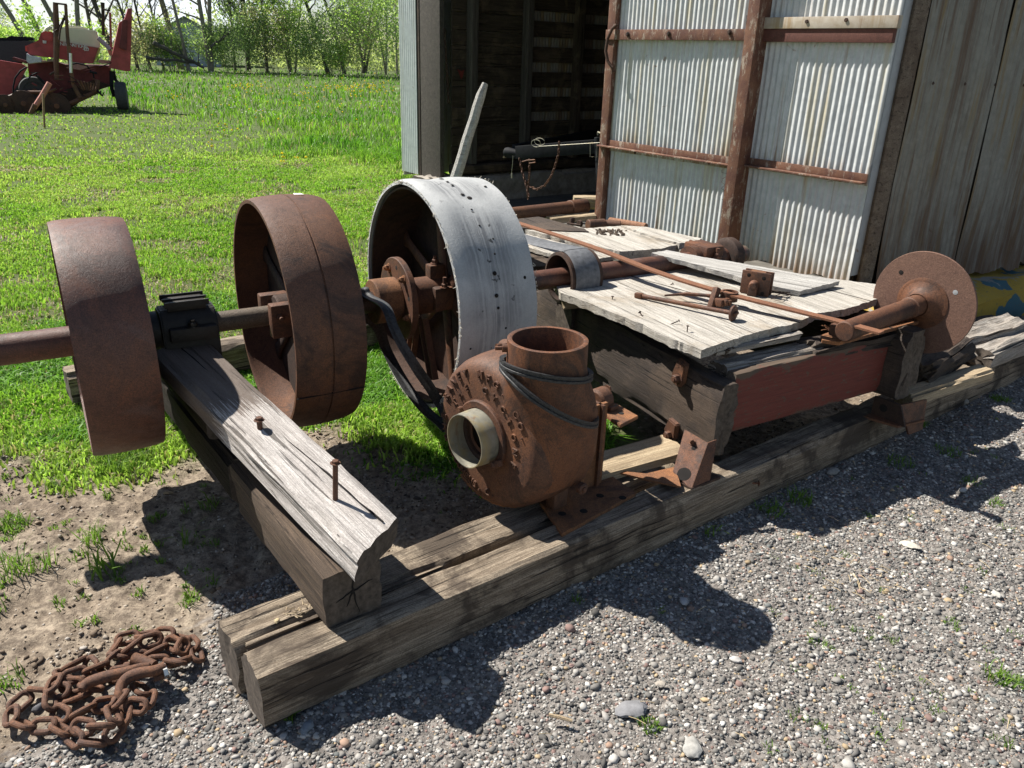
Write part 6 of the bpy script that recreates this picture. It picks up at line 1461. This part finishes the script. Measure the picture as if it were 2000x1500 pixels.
bl_ = [
 (20, 95, 5.2, 'round dark green tree far off above the black wagon', DGREEN, .9), (12, 60, 1.9, 'yellow-green bush low behind the black wagon', LIME, .5), (48, 61, 2.0, 'second yellow-green bush above the wagon cover', LIME, .45),
 (92, 52, 2.9, 'light green bush left of the tall planter mast', LIME, .45), (178, 54, 2.4, 'light green bush peeking behind the cream tank', LIME, .35),
 (325, 57, 2.6, 'lime bush in front of the blue house', LIME, .6), (405, 58, 2.0, 'small green bush at the foot of the forked tree', OLIVE, .7), (440, 57, 2.3, 'green bush left of the evergreen foot', OLIVE, .8), (468, 57, 2.8, 'rounded olive bush before the dark evergreen', OLIVE, .9),
 (505, 57, 3.2, 'dark bush right of the evergreen foot', DGREEN, 1.0), (535, 57, 3.4, 'brownish-green budding bush between two taller green ones', BUD, 1.0), (570, 57, 3.9, 'bright lime bush in the middle of the tree line', LIME, .9), (602, 56, 2.5, 'low dark bush right of the bright lime bush', OLIVE, .9),
 (640, 56, 3.2, 'olive bush around the leaning dark trunk', OLIVE, 1.0), (668, 55, 3.8, 'yellowish olive bush with rounded crown', PALE, 1.1), (700, 56, 3.5, 'tan-green thicket bush left of the big lime bush', BUD, 1.1), (735, 54, 5.0, 'big lime-green rounded bush near the barn corner', LIME, 1.5), (772, 53, 4.2, 'mixed green bush touching the barn corner', OLIVE, 1.3), (655, 55, 1.6, 'tiny bright shrub low at the foot of the olive bush', LIME, .5), (280, 57, 1.3, 'low brown brush pile under the leafless trees', BUD, 1.2), (335, 57, 1.4, 'low dark brush under the blue house', DGREEN, 1.0)]
for k, (px, D, H, lab, colr, w_) in enumerate(bl_):
    tree('bush', px, D, H, lab, nbr=16, leafn=int(2500*w_), leafcol=colr, r0=.016, bk=1, low=.02, spread=.62*w_*3/H, seed=200+k, cat='bush', group='bushes along the tree line', multi=4, leaf=.075, crown=1.7)
# fallen limbs in the brush
def lim(p, q, r, lab):
    a_ = far(p[0], p[1], p[2]); b_ = far(q[0], q[1], q[2]); pv = [a_.lerp(b_, k/9)+Z*.15*noise.noise(Vector((k*.5, p[0], 0))) for k in range(10)]
    mb = MB(); mb.tube(pv, [r*(1-.05*k) for k in range(10)], 8); rr_ = random.Random(int(p[0]))
    for k in range(6): o = pv[rr_.randint(2, 8)]; mb.tube([o, o+Vector((rr_.uniform(-.6, .6), 0, rr_.uniform(.3, 1.1)))], [r*.3, .01], 4)
    tag(mb.build('fallen_trunk', BK[2]), lab, 'fallen tree')
lim((300, 83, 55), (398, 132, 56), .13, 'dark fallen trunk slanting down to the right before the blue house')
lim((285, 112, 55), (390, 124, 56), .10, 'dark fallen trunk lying almost level under the slanting one')
lim((412, 92, 56), (465, 50, 57), .09, 'broken grey limb pointing up and right from the forked tree')
# far wood and the pale house behind
r = np.random.default_rng(5); n = 26000; a = np.radians(r.uniform(-44, -2, n)); D = r.uniform(72, 88, n); hgt = np.abs(r.normal(0, 1, n))*2.0*(.5+fbm(a*18+3, D*0+2, 1.0, 7)); gap = fbm(a*60+9, D*0, 1.0, 8)
k = gap > .35; a, D, hgt = a[k], D[k], hgt[k]; n = len(a); P = np.stack([D*np.sin(a), D*np.cos(a), hgt], -1); u1 = r.normal(0, 1, (n, 3)); u1 /= np.linalg.norm(u1, axis=1)[:, None]; u2 = np.cross(u1, r.normal(0, 1, (n, 3))); u2 /= np.linalg.norm(u2, axis=1)[:, None]; s = r.uniform(.06, .16, (n, 1))
col = np.array([.32, .38, .17])+np.array([.2, .2, .1])*r.random((n, 1)); 
fw = np_mesh('far_wood', np.stack([P-u1*s, P-u2*s, P+u1*s, P+u2*s], 1).reshape(-1, 3), np.arange(n*4).reshape(-1, 4), M_LEAF, np.repeat(col[:, None], 4, 1).reshape(-1, 3)); struct(fw, 'stuff')
hc = far(368, 108, 76); hc.z = 0; hs = thing('house', 'pale blue-grey house with grey gabled roof behind the bare trees', 'house', hc)
hx = Vector((hc.y, -hc.x, 0)).normalized(); hy = Z.cross(hx)
M = frame(hx, Z, hc)
mb = MB(); W_, H_, L_ = 2.4, 2.2, 4.0; R_ = 3.5
mb.add([(-W_, -L_, 0), (W_, -L_, 0), (W_, -L_, H_), (0, -L_, R_), (-W_, -L_, H_), (-W_, L_, 0), (W_, L_, 0), (W_, L_, H_), (0, L_, R_), (-W_, L_, H_)], [(0, 1, 2, 3, 4), (5, 9, 8, 7, 6), (0, 4, 9, 5), (1, 6, 7, 2)], M); mb.build('wall', flat('blue_siding', (.40, .47, .60), .7, 0, .08, 3), hs)
mb = MB()
for sgn in (-1, 1):
    mb.add([(0, -L_-.3, R_+.12), (sgn*(W_+.4), -L_-.3, H_-.1), (sgn*(W_+.4), L_+.3, H_-.1), (0, L_+.3, R_+.12), (0, -L_-.3, R_), (sgn*(W_+.4), -L_-.3, H_-.25), (sgn*(W_+.4), L_+.3, H_-.25), (0, L_+.3, R_)], [(0, 1, 2, 3), (4, 7, 6, 5), (0, 4, 5, 1), (1, 5, 6, 2), (2, 6, 7, 3), (3, 7, 4, 0)], M)
mb.box((3.6, 0, 2.1), (2.6, 7, 1.6), M); mb.build('roof', flat('grey_shingle', (.16, .17, .19), .9), hs)
MB().box((-.6, -L_-.02, 1.2), (.7, .05, .9), M).build('window', M_BLACKP, hs)

# ================================================================== SINGLE STONES
def stone(px, py, s, col, lab, fl=.5, seed=0, z=0):
    s = s*.78; col = tuple(c*.8 for c in col); q = at(px, py, z-(.004 if z == 0 else 0)); bm = bmesh.new(); bmesh.ops.create_icosphere(bm, subdivisions=3, radius=1)
    an = seed*1.3; ca, sa = math.cos(an), math.sin(an)
    for v in bm.verts:
        n_ = 1+.28*noise.noise(v.co*1.2+Vector((seed, 0, 0)))+.10*noise.noise(v.co*3.5+Vector((0, seed, 0)))
        p = v.co*n_*s; p = Vector((p.x*1.25, p.y*.85, p.z*fl)); v.co = Vector((p.x*ca-p.y*sa, p.x*sa+p.y*ca, p.z))+Vector((q.x, q.y, z+s*fl*.55))
    bm.verts.index_update(); mb = MB(); mb.add([v.co[:] for v in bm.verts], [[v.index for v in f.verts] for f in bm.faces]); bm.free()
    m = flat('stone_colour', col, .9, 0, .3, 40, .5); return tag(mb.build('stone', m, None, ang=28), lab, 'stone')
for k, (px, py, s, col, lab, fl) in enumerate((
    (1352, 1466, .034, (.42, .41, .38), 'large pale stone at the bottom edge of the gravel', .35),
    (1778, 1068, .034, (.62, .57, .48), 'flat cream stone on the sunlit gravel at right', .25), (1625, 925, .030, (.30, .29, .27), 'grey stone in shade beside the skid', .6), (1877, 787, .035, (.34, .31, .27), 'rounded stone by the skid near the right edge', .7),
    (1232, 1390, .045, (.24, .24, .25), 'flat mottled grey stone sunk in the foreground gravel', .25), (1335, 1178, .020, (.38, .38, .38), 'grey stone inside the blower shadow', .5), (1436, 1292, .018, (.52, .50, .47), 'pale stone just beyond the blower shadow', .5),
    (80, 1388, .018, (.13, .13, .14), 'dark grey stone lying inside the chain heap', .8), (128, 1412, .016, (.06, .06, .065), 'black cinder stone inside the chain heap', .8), (188, 1425, .024, (.42, .38, .30), 'tan lump of earth inside the chain heap', .5),
    (218, 1470, .014, (.03, .03, .035), 'small black cinder by the lower chain links', .8), (1590, 1245, .016, (.5, .47, .42), 'small pale stone right of the gravel shadow', .5), (600, 1425, .022, (.22, .25, .28), 'blue-grey stone at the near end of the long skid', .6),
    (138, 1078, .010, (.06, .065, .07), 'small dark stone on the bare dirt', .7), (1880, 960, .02, (.45, .43, .4), 'light stone in the weeds right of the disc shadow', .5), (1505, 925, .016, (.2, .2, .2), 'dark stone beside the skid weeds', .5),
    (1290, 1340, .016, (.45, .40, .34), 'tan stone in the middle of the foreground gravel', .5), (1945, 1165, .02, (.48, .46, .42), 'pale stone near the right edge', .5))):
    stone(px, py, s, col, lab, fl, k+1)
stone(541, 1213, .010, (.50, .40, .24), 'small tan pebble on the skid end beside the cross timber', .5, 40, ZT+.002)
mb = MB(); rr_ = random.Random(12)
for k in range(26):
    q = at(rr_.uniform(560, 625), rr_.uniform(1180, 1205), ZT+.005); a = rr_.uniform(0, 6.28); L = rr_.uniform(.008, .025); d = Vector((math.cos(a), math.sin(a), rr_.uniform(-.1, .3)))
    mb.tube([q, q+d*L], [.0025, .001], 4)
struct(tag(mb.build('wood_chips', M_WFRESH), 'pale wood crumbs on the skid beside the cross timber', 'wood chips'), 'stuff')
mb = MB()
for k in range(70):
    px, py = (rr_.gauss(1665, 45), rr_.gauss(1125, 28)) if k < 40 else (rr_.uniform(1000, 2000), rr_.uniform(900, 1480))
    q = at(px, py, .012); a = rr_.uniform(0, 6.28); L = rr_.uniform(.015, .05); d = Vector((math.cos(a), math.sin(a), rr_.uniform(-.05, .15)))
    mb.tube([q, q+d*L*.5+Z*.003, q+d*L], .0011, 4)
struct(tag(mb.build('straw', flat('dry_straw', (.42, .33, .20), .9)), 'dry straw and twigs scattered over gravel', 'straw'), 'stuff')
for (a_, b_, lab) in (((1072, 1396), (1118, 1408), 'short dry twig on the foreground gravel left of the mottled stone'), ((320, 963), (338, 962), 'short dry stick on the bare dirt below the first pulley')):
    tag(MB().tube([at(*a_, .014), at((a_[0]+b_[0])/2, (a_[1]+b_[1])/2-1, .016), at(*b_, .014)], [.005, .0055, .004], 7).build('twig', M_WFRESH), lab, 'twig')
